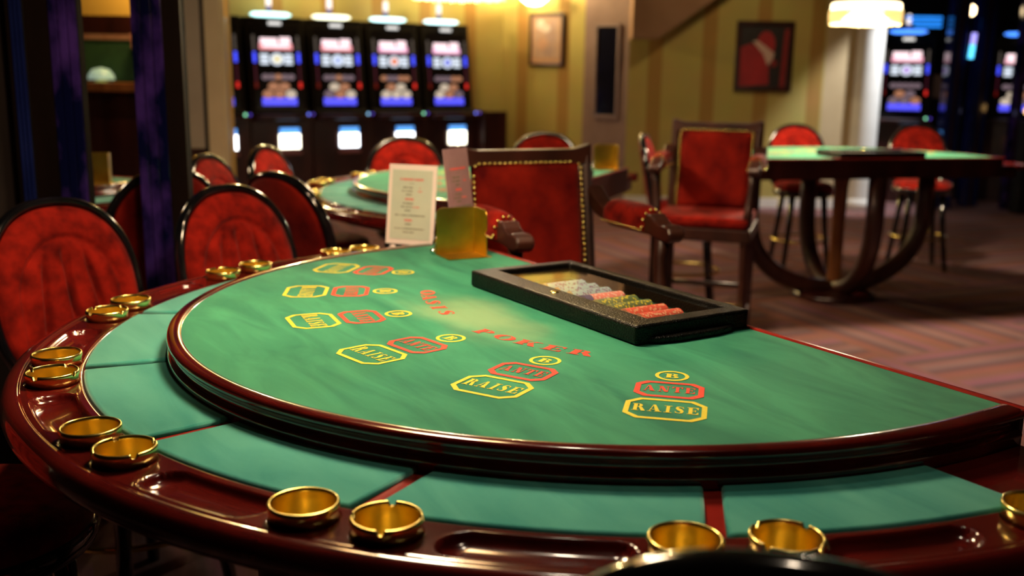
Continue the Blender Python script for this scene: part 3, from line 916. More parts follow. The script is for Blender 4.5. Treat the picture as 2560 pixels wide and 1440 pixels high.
# ------------------------------------------------------------------ paytable signs in clear stands
def sign(loc, rz, label, paper, border, w=.148, h=.222, z0=.018, text=True, tilt=8):
    t = thing('paytable_sign', label, 'sign', loc, rz, 'paytable signs')
    T = Matrix.Rotation(math.radians(-tilt), 4, 'X')
    MB().box(-w / 2, w / 2, 0, .003, z0, z0 + h, xf=T).build('card', border, t, bevel=.001)
    MB().box(-w / 2 + .012, w / 2 - .012, -.0012, 0, z0 + .016, z0 + h - .015, xf=T).build('paper', paper, t)
    mb = MB()
    rnd = random.Random(3)
    def line(zc, wd, hh, mat, cx=0.0):
        x = cx - wd / 2
        while x < cx + wd / 2:
            cw = rnd.uniform(.0014, .0026)
            mb.box(x, min(x + cw, cx + wd / 2), -.0018, -.0012, z0 + zc - hh / 2 * rnd.uniform(.7, 1.1), z0 + zc + hh / 2, mat, xf=T)
            x += cw + (.0011 if rnd.random() > .14 else .0034)
    for zc, wd, hh, m, cx in () if not text else ((.186, .074, .0062, 0, 0), (.175, .016, .002, 1, 0), (.163, .031, .0042, 1, -.012), (.163, .003, .0035, 0, .026), (.153, .034, .0042, 1, -.014), (.153, .012, .0042, 0, .026), (.143, .018, .004, 1, -.008), (.130, .026, .0062, 0, -.006), (.118, .031, .0042, 1, -.010), (.108, .034, .0042, 1, -.014), (.108, .020, .004, 0, .016), (.098, .018, .004, 1, -.010), (.084, .094, .0038, 1, -.002), (.070, .024, .0062, 0, -.006), (.059, .018, .004, 1, -.006), (.046, .096, .0038, 1, 0), (.036, .034, .0036, 1, -.004)):
        line(zc, wd, hh, m, cx)
    if text: mb.build('printed_text', ['ink_red', 'ink_dark'], t)
    ac = MB().box(-w / 2 - .004, w / 2 + .004, -.030, .045, 0, .004)
    ac.box(-w / 2 - .002, w / 2 + .002, .0032, .0052, z0 - .014, z0 + h * .5, xf=T)
    ac.build('clear_stand', 'acrylic', t)
    fb = MB().box(-w / 2, w / 2, -.004, .004, .004, z0 + .001, 0)
    for k, (x, m) in enumerate(((-.048, 1), (-.012, 2), (.002, 2), (.030, 2))):
        fb.lathe([(.0001, .0), (.010, .0), (.010, .002), (.0001, .002)], 16, mat=m, xf=Matrix.Translation((x, -.0045, .011)) @ Matrix.Rotation(PI / 2, 4, 'X') @ Matrix.Scale(.65, 4, (0, 1, 0)))
    fb.build('base_strip', ['black', 'sign_border', 'ink_red'], t)
    return t
s1 = Vector((-.294, 2.8615, 0))
sign((-.297, 2.850, .8765), math.atan2(-.053, .145), 'upright paytable sign with cream border and red heading beside the brass holder', 'sign_paper', 'sign_border', w=.150, h=.228)
sign((-.128, 2.720, .9212), math.radians(58), 'shaded lilac paytable sign standing half turned behind the brass holder', 'sign_lilac', 'sign_lilac', w=.112, h=.240, z0=.020)
sgn = on_table(1, -.985, .255, .8775)
sign(sgn, math.atan2(-.053, .145) + math.radians(60), 'dark sign with a pale edge cut off by the right picture edge', 'black', 'lilac', w=.12, h=.085, tilt=-20, text=False)

# ------------------------------------------------------------------ oval-backed velvet stools
def oval(a, hw=.208, hh=.240, zc=.795):
    ex = 2 / 2.35
    c, s = math.cos(a), math.sin(a)
    x = math.copysign(abs(c) ** ex, c) * hw; z = math.copysign(abs(s) ** ex, s) * hh + zc
    return x, z
def back_y(z, x=0.0): return -.185 - (z - .60) * .20 + .10 * x * x * 4
def build_stool(label, group):
    t = thing('velvet_stool', label, 'chair', group=group)
    NS, NR = 96, 44
    front, back = [], []
    def groove(d, w): return math.exp(-(d / w) ** 2)
    for i in range(NR + 1):
        rho = i / NR
        rf, rb = [], []
        for j in range(NS):
            a = 2 * PI * j / NS
            ox, oz = oval(a, .197, .229)
            x = ox * rho; z = .795 + (oz - .795) * rho
            bulge = .030 * math.sqrt(max(0, 1 - rho ** 4))
            g = 0.0
            nz = (z - .795) / .229; nx = x / .197
            # arched seam and fan of channels below it
            arch = math.hypot(nx / .70, (nz) / .66) if nz > 0 else abs(nx) / .70
            g += .010 * groove((arch - 1) * .13, .0085)
            if arch < 1:
                q = nx / ((1.0 + .55 * (.45 - nz)) * .30) - .12 * nz
                fade = min(1, max(0, (1 - arch) * 3.5))
                top = .35 + .65 * min(1, max(0, (.50 - nz) * 3)) if abs(round(q)) > 0 else 1
                g += .036 * abs(2 * (q - math.floor(q)) - 1) ** 5 * fade * top
                if abs(round(q)) > 1: g *= .6
            y = back_y(z, x)
            rf.append((x, y + bulge - g, z)); rb.append((x, y - .028 - .016 * math.sqrt(max(0, 1 - rho ** 4)), z))
        front.append(rf); back.append(rb)
    mb = MB().loft([r[::-1] for r in front], True)
    mb.build('back_cushion', 'velvet', t)
    MB().loft(back, True).build('back_panel', 'velvet_dark', t)
    pts = []
    for j in range(NS):
        x, z = oval(2 * PI * j / NS)
        pts.append((x, back_y(z, x) - .012, z))
    MB().tube(pts, .0130, 12, True, sx=1.4).build('back_rim', 'lacquer', t)
    for sg in (-1, 1):
        MB().tube([(sg * .11, -.19, .54), (sg * .115, back_y(.58) - .012, .60)], .014, 10).build('back_post', 'lacquer', t)
    MB().lathe([(.0005, .555), (.19, .555), (.206, .565), (.212, .585), (.208, .600), (.20, .605)], 40).build('seat_rim', 'lacquer', t)
    MB().lathe([(.203, .598), (.205, .615), (.198, .635), (.17, .648), (.10, .655), (.0005, .657)], 40).build('seat_cushion', 'velvet', t)
    for k in range(4):
        a = PI / 4 + k * PI / 2
        c, s = math.cos(a), math.sin(a)
        MB().tube([(c * .16, s * .16, .56), (c * .18, s * .18, .35), (c * .235, s * .235, 0.0)], [.024, .021, .017], 10).build('leg', 'lacquer', t)
    ringp = [(.197 * math.cos(2 * PI * k / 40), .197 * math.sin(2 * PI * k / 40), .24) for k in range(40)]
    MB().tube(ringp, .009, 8, True).build('foot_ring', 'brass', t)
    return t
stool = build_stool('', 'red velvet stools with oval backs')
def put_stool(top, d, label, first=[True]):
    """top: where the upper edge of the back stands on the floor plan; d: the way the sitter looks"""
    o = stool if first[0] else copy_tree(stool)
    first[0] = False
    l = math.hypot(*d); d = (d[0] / l, d[1] / l)
    return place(o, (top[0] + d[0] * .285, top[1] + d[1] * .285, 0), facing(d), label)
put_stool((-1.205, 2.60), (.84, -.545), 'large red velvet oval-backed stool at the left edge, before the violet pillar')
put_stool((-.853, 2.96), (.829, -.559), 'red velvet stool with fanned channels just right of the blue pillar')
put_stool((-.80, 3.37), (.60, .80), 'dark velvet stool seen from behind with a shining black rim')
put_stool((-1.238, 4.04), (.985, -.17), 'bright red stool turned nearly edge-on beside the beige partition')
put_stool((-1.125, 4.54), (.97, -.20), 'bright red stool behind the dark-backed chair, below the slot machines')
put_stool((-.58, 5.33), (.36, -.93), 'red stool on the far side of the middle table, behind the paytable sign')
put_stool((.184, 5.968), (-.2, -.98), 'dark red stool top showing just above the nearest wooden armchair')
put_stool((.76, 6.05), (.97, -.22), 'red stool seen edge-on between the two wooden armchairs')
put_stool((2.053, 7.50), (.05, -1), 'bright red stool behind the left half of the right-hand table')
put_stool((3.051, 7.75), (-.12, -1), 'red stool behind the right half of the right-hand table, before the slot machines')
put_stool((4.02, 6.75), (-.92, -.4), 'dark red stool at the right picture edge beside the right-hand table')
put_stool((.195, .660), (.20, .98), 'black rim of a stool back rising at the bottom edge in front of the table')
put_stool((-1.21, 1.56), (.98, .2), 'stool with only its dim red seat showing under the table at bottom left')
put_stool((-1.165, 3.42), (-.72, .69), 'shadowed stool seen from behind between the two blue pillars')

# ------------------------------------------------------------------ wooden armchairs
def build_armchair(label):
    t = thing('armchair', label, 'armchair', group='wooden armchairs with nail-trimmed velvet')
    yb = lambda z: -.215 - max(0, z - .70) * .16
    for sg in (-1, 1):
        MB().tube([(sg * .205, -.235, 0), (sg * .205, -.215, .40), (sg * .205, yb(.70), .70), (sg * .208, yb(1.0), 1.0), (sg * .212, yb(1.155), 1.155)], [.022, .024, .026, .026, .022], 4, smooth=False, sx=.9).build('back_post', 'chair_wood', t, bevel=.004)
    # top rail, dipped in the middle
    rows = []
    for k in range(21):
        x = -.225 + .45 * k / 20
        e = abs(x) / .225
        zt = 1.148 + .016 * max(0, (e - .72) / .28) ** 1.2; zb = 1.100
        y = yb(1.12)
        rows.append([(x, y - .018, zb), (x, y + .018, zb), (x, y + .016, zt), (x, y - .020, zt)])
    MB().loft(rows, True, smooth=False, cap=True).build('top_rail', 'chair_wood', t, bevel=.004)
    MB().box(-.20, .20, yb(.70) - .016, yb(.70) + .016, .665, .715).build('lower_rail', 'chair_wood', t, bevel=.004)
    # upholstered panel
    def panel(sgn, depth, name, mat):
        NX, NZ = 24, 28
        rows = []
        for i in range(NZ + 1):
            z = .715 + (1.105 - .715) * i / NZ; row = []
            for j in range(NX + 1):
                x = -.180 + .36 * j / NX
                fx = min(1, (0.180 - abs(x)) / .03); fz = min(1, max(0, (z - .715) / .03), max(0, (1.105 - z) / .03))
                row.append((x, yb(z) + sgn * (.012 + depth * math.sqrt(max(0, min(fx, 1))) * math.sqrt(max(0, min(fz, 1)))), z))
            rows.append(row if sgn < 0 else row[::-1])
        return MB().loft(rows).build(name, mat, t)
    panel(1, .026, 'back_cushion', 'velvet_dark')
    panel(-1, .018, 'back_panel', 'velvet_dark')
    nb = MB()
    per = []
    x0, x1, z0, z1, r = -.183, .183, .712, 1.108, .02
    def seg(a, b, n):
        return [(a[0] + (b[0] - a[0]) * k / n, a[1] + (b[1] - a[1]) * k / n) for k in range(n)]
    per += seg((x0 + r, z0), (x1 - r, z0), 19) + seg((x1 - r / 3, z0 + r / 3), (x1, z0 + r), 1) + seg((x1, z0 + r), (x1, z1 - r), 21) + seg((x1 - r / 3, z1 - r / 3), (x1 - r, z1), 1) + seg((x1 - r, z1), (x0 + r, z1), 19) + seg((x0 + r / 3, z1 - r / 3), (x0, z1 - r), 1) + seg((x0, z1 - r), (x0, z0 + r), 21) + seg((x0 + r / 3, z0 + r / 3), (x0 + r, z0), 1)
    for x, z in per:
        nb.sphere((x, yb(z) + .022, z), .0060, 5)
    nb.build('nail_trim', 'brass', t)
    # arms
    for sg in (-1, 1):
        x = sg * .232
        prof = [(-.255, 1.035), (-.20, 1.000), (-.13, .968), (.095, .968), (.108, .990), (.130, .990), (.150, .975), (.172, .966), (.205, .968), (.226, .962), (.236, .948), (.232, .930), (.215, .920), (.185, .922), (.12, .930), (-.10, .926), (-.20, .950), (-.27, .985)]
        side = Matrix(((0, 0, 1, x - .027), (1, 0, 0, 0), (0, 1, 0, 0), (0, 0, 0, 1)))
        MB().prism(prof, 0, .054, xf=side).build('arm', 'chair_wood', t, bevel=.007, seg=3)
        rows = []
        for k in range(15):
            y = -.130 + .232 * k / 14; f = math.sqrt(max(0, 1 - (abs(k - 7) / 7.3) ** 5))
            rows.append([(x + px * (.7 + .3 * f), y, .938 + (pz - .938) * (.55 + .45 * f)) for px, pz in ((.037, .938), (.039, .960), (.038, .982), (.031, 1.000), (.016, 1.009), (0, 1.011), (-.016, 1.009), (-.031, 1.000), (-.038, .982), (-.039, .960), (-.037, .938))])
        pd = MB().loft(rows)
        pd.add(rows[0], [list(range(11))]).add(rows[-1], [list(range(11))[::-1]])
        pd.build('arm_pad', 'velvet', t)
        nn = MB()
        for q in range(8):
            a = PI * q / 7
            nn.sphere((x + .037 * math.cos(a), .103, .950 + .050 * math.sin(a)), .0045, 5)
        for k in range(15):
            for s2 in (-1, 1):
                nn.sphere((x + s2 * .0385, -.125 + .016 * k, .942), .0045, 5)
        nn.build('nail_trim', 'brass', t)
        MB().tube([(x, .165, .960), (x - sg * .005, .160, .87), (x - sg * .015, .185, .76), (x - sg * .02, .20, .68)], [.024, .020, .020, .024], 8).build('arm_support', 'chair_wood', t)
        MB().tube([(sg * .212, .20, .66), (sg * .214, .205, .45), (sg * .216, .220, .22), (sg * .220, .245, 0)], [.028, .025, .022, .018], 4, smooth=False).build('leg', 'chair_wood', t, bevel=.004)
        MB().tube([(sg * .207, -.22, .22), (sg * .216, .222, .22)], .014, 8).build('stretcher', 'chair_wood', t)
    MB().box(-.235, .235, -.225, .225, .610, .670).build('seat_frame', 'chair_wood', t, bevel=.006)
    MB().box(-.228, .228, -.19, .222, .671, .725).build('seat_cushion', 'velvet', t, bevel=.02, seg=4)
    MB().tube([(-.215, .226, .30), (.215, .226, .30)], .014, 10).build('foot_rail', 'brass', t)
    MB().tube([(-.205, -.21, .32), (.205, -.21, .32)], .013, 8).build('stretcher', 'chair_wood', t)
    return t
ac1 = build_armchair('wooden armchair with brass-nailed red back panel standing behind the brass holder')
place(ac1, (.150, 2.905, 0), facing((.41, -.91)), ac1['label'])
ac2 = copy_tree(ac1)
place(ac2, (.955, 4.975, 0), facing((-.30, -.95)), 'farther wooden armchair with bright red back left of the right-hand table')

# ------------------------------------------------------------------ slot machines
E_ = {}
def em(key, col, st):
    if key not in E_: E_[key] = emat('glow_' + key, col, st)
    return E_[key]
def disc(mb, x, z, rx, rz, y, mat, n=20):
    mb.add([(x + rx * math.cos(2 * PI * k / n), y, z + rz * math.sin(2 * PI * k / n)) for k in range(n)], [list(range(n))], mat)
def slot(loc, rz, label, centre=(1.0, 0.9, 0.7), seed=0, topc=(0.75, 1.0, 0.95), base=True, logo=(1.0, .45, .50)):
    rnd = random.Random(seed)
    t = thing('slot_machine', label, 'slot machine', loc, rz, 'slot machines')
    # local: front looks along -y; body behind y = 0
    body = MB().prism([(0.0, .92), (.0, .96), (.05, 1.00), (.168, 1.86), (.44, 1.86), (.44, .92)], -.285, .285, xf=Matrix(((0, 0, 1, 0), (1, 0, 0, 0), (0, 1, 0, 0), (0, 0, 0, 1))))
    body.build('cabinet', 'black', t, bevel=.008)
    MB().box(-.31, .31, .02, .44, 0, .92).build('stand', 'dark_wood', t, bevel=.006)
    MB().box(-.28, .28, -.14, .03, .90, .945).build('button_deck', 'dark_wood', t, bevel=.012)
    # screen plane leans back with the cabinet
    y_at = lambda z: .05 + (z - 1.0) / .80 * .11 - .004
    def quad(mb, x0, x1, z0, z1, mat, off=0.0, sk=0.0):
        mb.add([(x0, y_at(z0) - off, z0), (x1, y_at(z0) - off, z0), (x1 + sk, y_at(z1) - off, z1), (x0 + sk, y_at(z1) - off, z1)], [(0, 1, 2, 3)], mat)
    sc = MB()
    mats = [pmat('screen_glass', (.006, .005, .006), (.010, .008, .010), rough=.15), em('logo%.2f' % logo[2], logo, 1.15), em('logo_white', (1, .72, .76), 1.5), em('white', (.80, .88, 1.0), 1.15), em('c%d' % seed, centre, .9), em('orange', (1, .42, .22), .42), em('mauve', (.62, .42, .50), .28), em('blue', (.09, .09, 1.0), 1.3), em('cream', (1, .80, .60), .62), em('grey', (.25, .24, .30), .3)]
    quad(sc, -.235, .235, 1.0, 1.78, 0)
    o2 = .003
    quad(sc, -.165, .165, 1.565, 1.625, 1, o2); quad(sc, -.155, .02, 1.62, 1.675, 2, o2); quad(sc, .04, .15, 1.62, 1.685, 2, o2)
    quad(sc, -.13, .13, 1.585, 1.615, 2, o2 * 2)
    for x0 in (-.165, .075):
        for k in range(3): quad(sc, x0, x0 + .085, 1.425 + k * .036, 1.452 + k * .036, 3, o2)
    def dsc(x, z, rx, rz2, mat, off): disc(sc, x, z, rx, rz2, y_at(z) - off, mat)
    dsc(0, 1.475, .068, .058, 3, o2 + .008); dsc(0, 1.475, .042, .038, 4, o2 + .011)
    pal = [5, 6, 8, 6, 5, 8]
    for k, x in enumerate((-.13, -.065, 0, .065, .13)): dsc(x, 1.305, .038, .028, rnd.choice((5, 6, 6, 6)), o2 + .007)
    for x in (-.055, .055): dsc(x, 1.215, .055, .038, rnd.choice((5, 6, 8)), o2 + .008)
    for x in (-.115, 0, .115): dsc(x, 1.14, .055, .042, rnd.choice((5, 6, 8, 8)), o2 + .009)
    quad(sc, -.175, .175, 1.035, 1.105, 7, o2)
    sc.build('screen', mats, t)
    for sg in (-1, 1):
        sl = MB()
        def strip(z0, z1, mat, w=.016):
            x = sg * .222
            sl.add([(x - w, y_at(z0) - .012, z0), (x + w, y_at(z0) - .012, z0), (x + w, y_at(z1) - .012, z1), (x - w, y_at(z1) - .012, z1), (x - w, y_at(z0), z0), (x + w, y_at(z0), z0), (x + w, y_at(z1), z1), (x - w, y_at(z1), z1)], [(0, 1, 2, 3), (1, 5, 6, 2), (4, 0, 3, 7), (3, 2, 6, 7), (0, 4, 5, 1)], mat)
        strip(1.20, 1.255, 0, .012); strip(1.26, 1.425, 1, .005); strip(1.44, 1.54, 2, .012); strip(1.55, 1.70, 3, .010)
        sl.build('side_light', [em('red%d' % sg, (1, .03, .02), .9 if sg > 0 else .12), em('dim_red', (.5, .06, .14), .14), em('side_blue', (.06, .08, 1.0), 1.6), em('dim_white', (.7, .55, .45), .12)], t)
    # topper: oval lit sign, a small lamp under it, and the beacon above
    tp = MB().lathe([(.001, -.028), (.13, -.026), (.20, -.008), (.205, .004), (.17, .020), (.001, .026)], 32, (0, .25, 1.900), xf=Matrix.Translation((0, .25, 0)) @ Matrix.Scale(.6, 4, (0, 1, 0)) @ Matrix.Translation((0, -.25, 0)))
    tp.build('topper_sign', em('topper%.2f' % topc[0], topc, 2.8), t)
    MB().box(-.29, .29, .15, .44, 1.861, 1.872).build('top_cap', 'black', t, bevel=.006)
    MB().box(-.06, .06, .125, .160, 1.800, 1.830).build('call_lamp', em('call', (.85, .82, .78), 1.2), t)
    bc = MB().lathe([(.022, 1.873), (.022, 1.915)], 16, (0, .30, 0), 0)
    bc.lathe([(.022, 1.915), (.022, 1.985)], 16, (0, .30, 0), 1).lathe([(.026, 1.985), (.026, 2.07), (.016, 2.09), (.001, 2.095)], 16, (0, .30, 0), 2)
    bc.build('beacon', [em('beacon_pink', (1, .55, .4), 1.6), em('beacon_blue', (.08, .10, .45), .6), em('beacon_white', (1, .86, .78), 1.5)], t)
    # lit belly window
    bl = MB()
    bl.box(-.03, .175, -.004, .018, .615, .755, 0).box(-.025, .17, -.005, .018, .755, .815, 1)
    bl.build('belly_window', [em('belly%d' % (seed % 3), ((1, 1, 1), (1, .93, .72), (.92, .95, 1))[seed % 3], 5.5), em('belly_blue', (.10, .34, .85), 1.6)], t)
    MB().box(-.04, .19, -.012, .02, .555, .585).build('belly_reflection', pmat('mauve_reflection', (.30, .12, .12), (.36, .15, .15), rough=.3, metal=.6), t)  # reddish bar standing in for the reflection below the belly window
    bt = MB()
    for k, (x, m) in enumerate(((.22, 0), (.265, 1))):
        bt.sphere((x, -.135, .953), .013, 8, m)
    bt.build('deck_button', [em('btn%d' % (seed % 3), ((.3, .9, .5), (.15, .2, 1), (.3, .6, .9))[seed % 3], 1.8), em('btn_violet', (.12, .06, .7), .8)], t)
    return t
row_dir = (.847, .532)
rzs = facing((-.532, .847))
SL = [(-2.80, 9.68), (-2.27, 10.02), (-1.735, 10.353), (-1.205, 10.687), (-.675, 11.02)]
SL_LB = ['leftmost slot machine, half hidden by the wall end', 'slot machine second from the left end of the lit row', 'middle slot machine of the lit row, with a yellow topper', 'slot machine second from the right end of the lit row', 'last slot machine at the right end of the lit row']
CC = [(.9, .9, 1), (1, .88, .5), (.55, .65, 1), (1, .30, .16), (.25, .28, .9)]
TC = [(.5, 1, .95), (.55, 1, .95), (1, 1, .70), (.6, 1, 1), (.65, 1, 1)]
LG = [(1, .45, .5), (1, .36, .38), (1, .38, .42), (1, .45, .66), (1, .48, .72)]
for i, p in enumerate(SL):
    slot((p[0], p[1], 0), rzs, SL_LB[i], CC[i], i + 3, TC[i], logo=LG[i])
# dark end cabinet closing the row
ec = MB().box(.0, .30, -.12, .36, 0, .965)
ec = tag(ec.build('side_cabinet', 'dark_wood', bevel=.008), 'low dark cabinet closing the right end of the slot row', 'cabinet')
ec.location = (-.40, 11.19, 0); ec.rotation_euler = (0, 0, rzs)
slot((4.37, 11.55, 0), facing((.25, .97)), 'slot machine standing behind the white column at right', (.6, .4, .9), 21, (.05, .2, .8), logo=(1, .42, .55))
slot((5.72, 11.75, 0), facing((.42, .9)), 'slot machine cut off by the right picture edge', (.8, .8, 1), 22, (.05, .2, .8), logo=(1, .5, .6))

# ------------------------------------------------------------------ pendant lamps with fringe
def pendant(loc, label, energy, r=.205):
    t = thing('pendant_lamp', label, 'lamp', loc, 0, 'fringed pendant lamps')
    # loc z = bottom of the fringe
    sh = MB().lathe([(r * .95, .118), (r * .93, .12), (r * .72, .20), (r * .35, .265), (.03, .285)], 40)
    sh.build('shade', [pmat('pleated_shade', (.25, .13, .05), (.32, .18, .07), rough=.8)], t)
    MB().lathe([(r * .985, .070), (r * .90, .118), (r * .69, .195), (r * .33, .258)], 40).build('shade_lining', 'shade_in', t)
    fr = MB()
    n = 90
    for k in range(n):
        a = 2 * PI * k / n
        c, s = math.cos(a), math.sin(a)
        b = random.uniform(-.004, .004)
        fr.tube([(r * c, r * s, .080), (r * c * 1.005, r * s * 1.005, .04), (r * c, r * s, b)], [.0076, .0074, .0045], 5)
    fr.build('fringe', 'fringe', t)
    MB().lathe([(r * .99, .070), (r * 1.0, .080), (r * .985, .118), (r * .96, .124)], 40).build('lit_band', 'shade_in', t)
    MB().sphere((0, 0, .155), .035, 10).build('bulb', 'bulb', t)
    MB().tube([(0, 0, .283), (0, 0, 3.0 - loc[2])], .006, 8).build('cord', 'black', t)
    l = lamp('pendant_bulb', 'POINT', (loc[0], loc[1], loc[2] + .085), energy, WARM, .10)
    return t
pendant((-.26, 1.90, 1.70), 'fringed pendant lamp hanging above the foreground table', 34)
pendant((-.25, 4.60, 1.69), 'fringed pendant lamp above the middle table, its fringe at the top edge', 52)
pendant((2.10, 6.30, 1.695), 'glowing fringed pendant lamp above the right-hand table', 180)
pendant((-2.45, 4.20, 1.69), 'fringed pendant lamp above the table between the pillars, outside the picture', 24)

# ------------------------------------------------------------------ wall lamps, pictures and the far hall
def sconce(loc, rz, label, energy):
    t = thing('wall_sconce', label, 'lamp', loc, rz, 'wall sconces')
    MB().lathe([(.001, -.11), (.08, -.095), (.15, -.04), (.175, .04), (.165, .05), (.07, -.065), (.001, -.075)], 28, (0, -.18, 0)).build('bowl', 'bulb', t)
    MB().box(-.04, .04, -.03, 0, -.06, .08).build('wall_plate', 'brass', t, bevel=.005)
    MB().tube([(0, -.02, -.02), (0, -.10, -.105), (0, -.18, -.108)], .009, 8).build('bracket', 'brass', t)
    v = Matrix.Rotation(rz, 4, 'Z') @ Vector((0, -.22, .02))
    lamp('sconce_bulb', 'POINT', (loc[0] + v.x, loc[1] + v.y, loc[2] + .10), energy, (1, .76, .36), .06)
    return t
rzB = math.atan2(11.25 - 11.90, .745 + .15)
rzA = math.atan2(.532, .847)
sconce((.300, 11.574, 2.205), rzB, 'glowing wall sconce above the small framed picture', 80)
sconce((-2.35, 10.52, 2.45), rzA, 'wall sconce above the left end of the slot row', 210)
sconce((-1.05, 11.33, 2.45), rzA, 'wall sconce above the right end of the slot row', 210)

def picture(loc, rz, w, h, label, art, fr=.035):
    t = thing('framed_picture', label, 'picture', loc, rz)
    frame_prism(-w / 2, w / 2, -h / 2, h / 2, -w / 2 + fr, w / 2 - fr, -h / 2 + fr, h / 2 - fr, 0, .03).build('frame', 'dark_wood', t, bevel=.006)
    for o in t.children: o.matrix_local = Matrix.Rotation(PI / 2, 4, 'X')
    mb = MB(); art(mb, w / 2 - fr, h / 2 - fr)
    return t, mb
def art1(mb, a, b):
    mb.box(-a, a, -.012, -.004, -b, b, 0)
    mb.box(-a * .86, a * .86, -.0135, -.012, -b * .80, b * .92, 1)
    for x, z, rx, rz2, m in ((-.5, .62, .34, .22, 2), (-.05, .45, .4, .16, 2), (.4, .1, .4, .3, 3), (-.3, -.2, .5, .25, 4), (.2, -.45, .5, .25, 3), (.5, .55, .25, .25, 3)):
        n = 14
        mb.add([(a * (x * .8 + rx * .8 * math.cos(2 * PI * k / n)), -.0140, b * (z + rz2 * math.sin(2 * PI * k / n))) for k in range(n)], [list(range(n))], m)
t, mb = picture((.345, 11.520, 1.745), rzB, .455, .57, 'small framed picture in brown tones on the wall left of the niche', art1, .03)
mb.build('print', [pmat('tan_mat', (.42, .22, .12), (.48, .26, .14)), pmat('tan_print', (.36, .22, .16), (.42, .27, .2)), pmat('pale_print', (.52, .44, .40), (.58, .5, .46)), pmat('mauve_print', (.30, .19, .16), (.34, .22, .2)), pmat('orange_print', (.42, .22, .14), (.48, .27, .18))], t)
def art2(mb, a, b):
    mb.box(-a, a, -.012, -.004, -b, b, 0)
    def el(x, z, rx, rz2, m, y, rot=0.0, n=20):
        P = []
        for k in range(n):
            u, v = rx * math.cos(2 * PI * k / n), rz2 * math.sin(2 * PI * k / n)
            P.append((a * (x + u * math.cos(rot) - v * math.sin(rot)), y, b * (z + u * math.sin(rot) + v * math.cos(rot))))
        mb.add(P, [list(range(n))], m)
    mb.add([(-a, -.0132, -b), (a * .25, -.0132, -b * .92), (a * .22, -.0132, -b * .35), (-a * .1, -.0132, b * .28), (-a * .6, -.0132, b * .42), (-a, -.0132, b * .3)], [list(range(6))], 1)
    el(.05, .38, .38, .46, 1, -.0140)
    mb.add([(-a * .52, -.0150, b * .50), (-a * .30, -.0150, b * .52), (a * .42, -.0150, b * .12), (a * .36, -.0150, -b * .10), (a * .16, -.0150, -b * .30), (-a * .05, -.0150, b * .08)], [list(range(6))], 2)
    mb.add([(a * .70, -.0132, -b), (a * .92, -.0132, -b), (a * .98, -.0132, b * .9), (a * .80, -.0132, b * .9)], [(0, 1, 2, 3)], 3)
    el(.42, -.22, .14, .12, 3, -.0132)
t, mb = picture((2.600, 10.882, 1.585), math.atan2(-.05, 2.05), .60, .72, 'dark framed painting in red, black and white on the striped wall', art2, .05)
mb.build('painting', [pmat('black_paint', (.010, .006, .006), (.018, .010, .010)), pmat('crimson_paint', (.30, .008, .014), (.40, .014, .02), scale=5), pmat('pale_paint', (.55, .36, .30), (.62, .42, .36)), pmat('red_paint', (.22, .008, .010), (.28, .012, .014))], t)

# left alcove: shelf, green board, domed lamp, mirror strip
tag(MB().box(-3.4, -2.25, 6.90, 7.13, 1.215, 1.275).build('wall_shelf', 'brown_wood', bevel=.006), 'brown wooden shelf under the green board in the left alcove', 'shelf')
gb = thing('notice_board', 'dark green board on the alcove wall between the pillars', 'board', (-2.80, 7.135, 1.43))
MB().box(-.42, .42, -.012, .012, -.15, .13).build('board', 'green_board', gb)
MB().box(-.42, .42, -.02, .012, .13, .165).build('top_strip', pmat('faded_red_strip', (.30, .13, .08), (.38, .2, .13)), gb)
dl = thing('table_lamp', 'small domed table lamp with white-green shade on the alcove shelf', 'lamp', (-2.81, 7.01, 1.2752))
MB().lathe([(.045, .0), (.045, .008), (.01, .015), (.009, .035), (.001, .036)], 20).build('foot', 'brass', dl)
MB().lathe([(.088, .018), (.082, .050), (.055, .085), (.001, .098)], 28).build('shade', emat('lit_glass_dome', (.60, .80, .66), .32, (.3, .5, .35)), dl)
bx = tag(MB().box(-2.55, -2.36, 6.98, 7.12, 1.2752, 1.50).build('wooden_box', 'dark_wood', bevel=.006), 'small dark box on the alcove shelf beside the domed lamp', 'box')
tg = tag(MB().box(-2.60, -2.40, 7.02, 7.118, 1.502, 1.60).build('price_card', [pmat('pink_card', (.55, .16, .10), (.60, .30, .24), scale=8)], bevel=.004), 'small pinkish card resting on the dark box in the alcove', 'card')
tg.location.y = -0.0
mp = thing('mirror_panel', 'narrow dark upright mirror frame with grey edge between the pillars', 'mirror', (-2.72, 6.35, 0))
MB().box(-.035, .0, 0, .05, 0, 1.78).build('frame', 'black', mp)
MB().box(.0, .02, .005, .05, 0, 1.80).build('edge_strip', pmat('grey_strip', (.16, .13, .11), (.2, .16, .13), rough=.4), mp)
lamp('alcove_bulb', 'POINT', (-2.36, 6.93, 2.16), 30, (1, .66, .24), .08)

# right-hand hall: blue pillars, neon, kiosk, small lamps
def hall_pillar(x, y, w, label, mat):
    t = thing('pillar', label, 'pillar', (x, y, 0))
    MB().box(-w / 2, w / 2, 0, w, 0, 3.0).build('core', mat, t, bevel=.01)
    MB().box(-w * .08, w * .08, -.01, 0, 0, 3.0).build('edge_board', 'dark_wood', t)
hall_pillar(4.69, 11.0, .17, 'shiny blue pillar just right of the slot machine behind the white column', 'blue_glass')
hall_pillar(5.06, 11.2, .17, 'dim blue pillar right of the small kiosk', 'blue_glass')
hall_pillar(5.38, 11.0, .10, 'slim dark pillar beside the slot machine at the right edge', 'blue_marble')
nt_ = thing('neon_tube', 'upright cyan and violet neon tube beside the blue pillar', 'neon light', (4.805, 10.98, 1.60))
MB().tube([(0, 0, 0), (.01, 0, .14)], .026, 10).build('cyan_tube', emat('cyan_neon', (.10, .62, 1.0), 2.4), nt_)
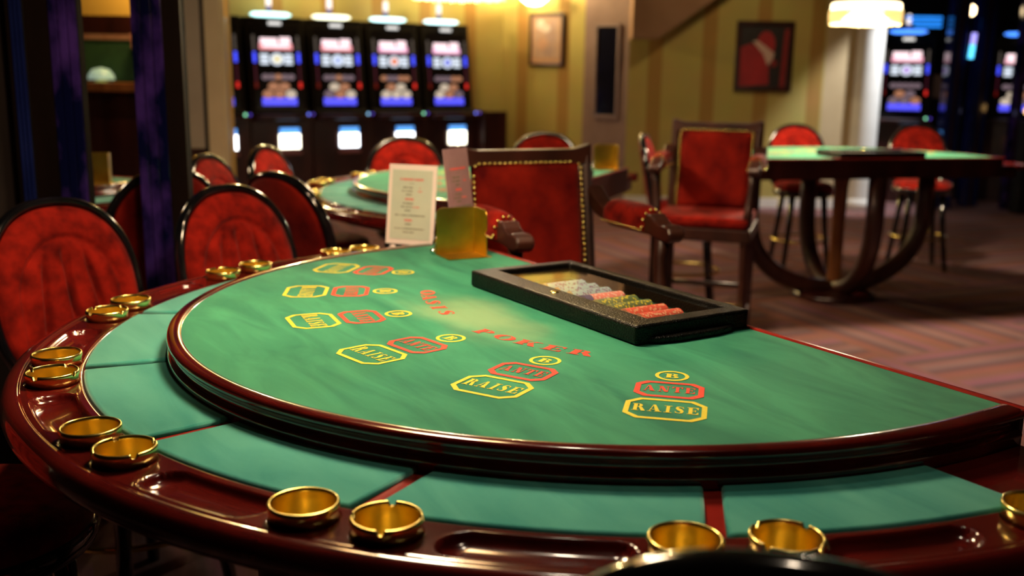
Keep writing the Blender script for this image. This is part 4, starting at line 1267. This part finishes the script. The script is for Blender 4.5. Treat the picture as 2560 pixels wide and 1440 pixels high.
MB().tube([(.01, 0, .145), (.018, 0, .26)], .026, 10).build('violet_tube', emat('violet_neon', (.40, .35, 1.0), 1.6), nt_)
nb = thing('neon_bars', 'blue neon bars above the slot machine behind the white column', 'neon light', (4.43, 11.40, 2.02))
for k in range(3):
    MB().box(-.19 + .05 * k, .20, -.02, .0, -.045 * k, -.045 * k + .028).build('bar', emat('blue_neon', (.02, .26, .95), 1.3), nb)
kk = thing('cashier_kiosk', 'small light brown kiosk with a screen opening between the blue pillars', 'kiosk', (5.02, 11.95, 0))
MB().box(-.19, .19, 0, .3, 0, 1.16).build('counter', 'black', kk)
frame_prism(-.19, .16, 0, .26, -.04, .12, .05, .20, -.1, 0).build('housing', pmat('tan_laminate', (.30, .17, .10), (.36, .21, .13), rough=.5), kk)
kk.children[-1].matrix_local = Matrix.Translation((0, .0, 1.17)) @ Matrix.Rotation(PI / 2, 4, 'X')
MB().box(-.04, .12, .06, .08, 1.21, 1.38).build('screen', emat('violet_screen', (.42, .34, .75), .5), kk)
def small_lamp(loc, label, col, st, r):
    t = thing('globe_lamp', label, 'lamp', loc, 0, 'small globe lamps in the right hall')
    MB().sphere((0, 0, 0), r, 10).build('globe', emat('globe', col, st), t)
    MB().tube([(0, 0, r * .9), (0, 0, r + .05)], r * .3, 8).build('cap', 'black', t)
    return t
sl = small_lamp((5.02, 11.6, 2.13), 'warm globe lamp high between the blue pillars', (1, .72, .40), 9, .062)
MB().tube([(0, 0, .1), (0, 0, .87)], .008, 6).build('cord', 'black', sl)
st_ = tag(MB().box(5.30, 5.55, 10.60, 10.80, 0, .97).build('side_stand', 'black', bevel=.01), 'low black stand carrying two small lamps near the right edge', 'stand')
def stand_lamp(x, z, label, col, st, r):
    t = thing('globe_lamp', label, 'lamp', (x, 10.70, .9702), 0, 'small globe lamps in the right hall')
    MB().lathe([(.035, 0), (.035, .008), (.008, .014), (.008, z - r * .9)], 16).build('foot', 'black', t)
    MB().sphere((0, 0, z), r, 10).build('globe', emat('globe', col, st), t)
stand_lamp(5.345, .10, 'amber globe lamp on the low black stand', (1, .55, .16), 3, .042)
stand_lamp(5.46, .06, 'bluish globe lamp on the low black stand', (.55, .55, 1), 2, .038)
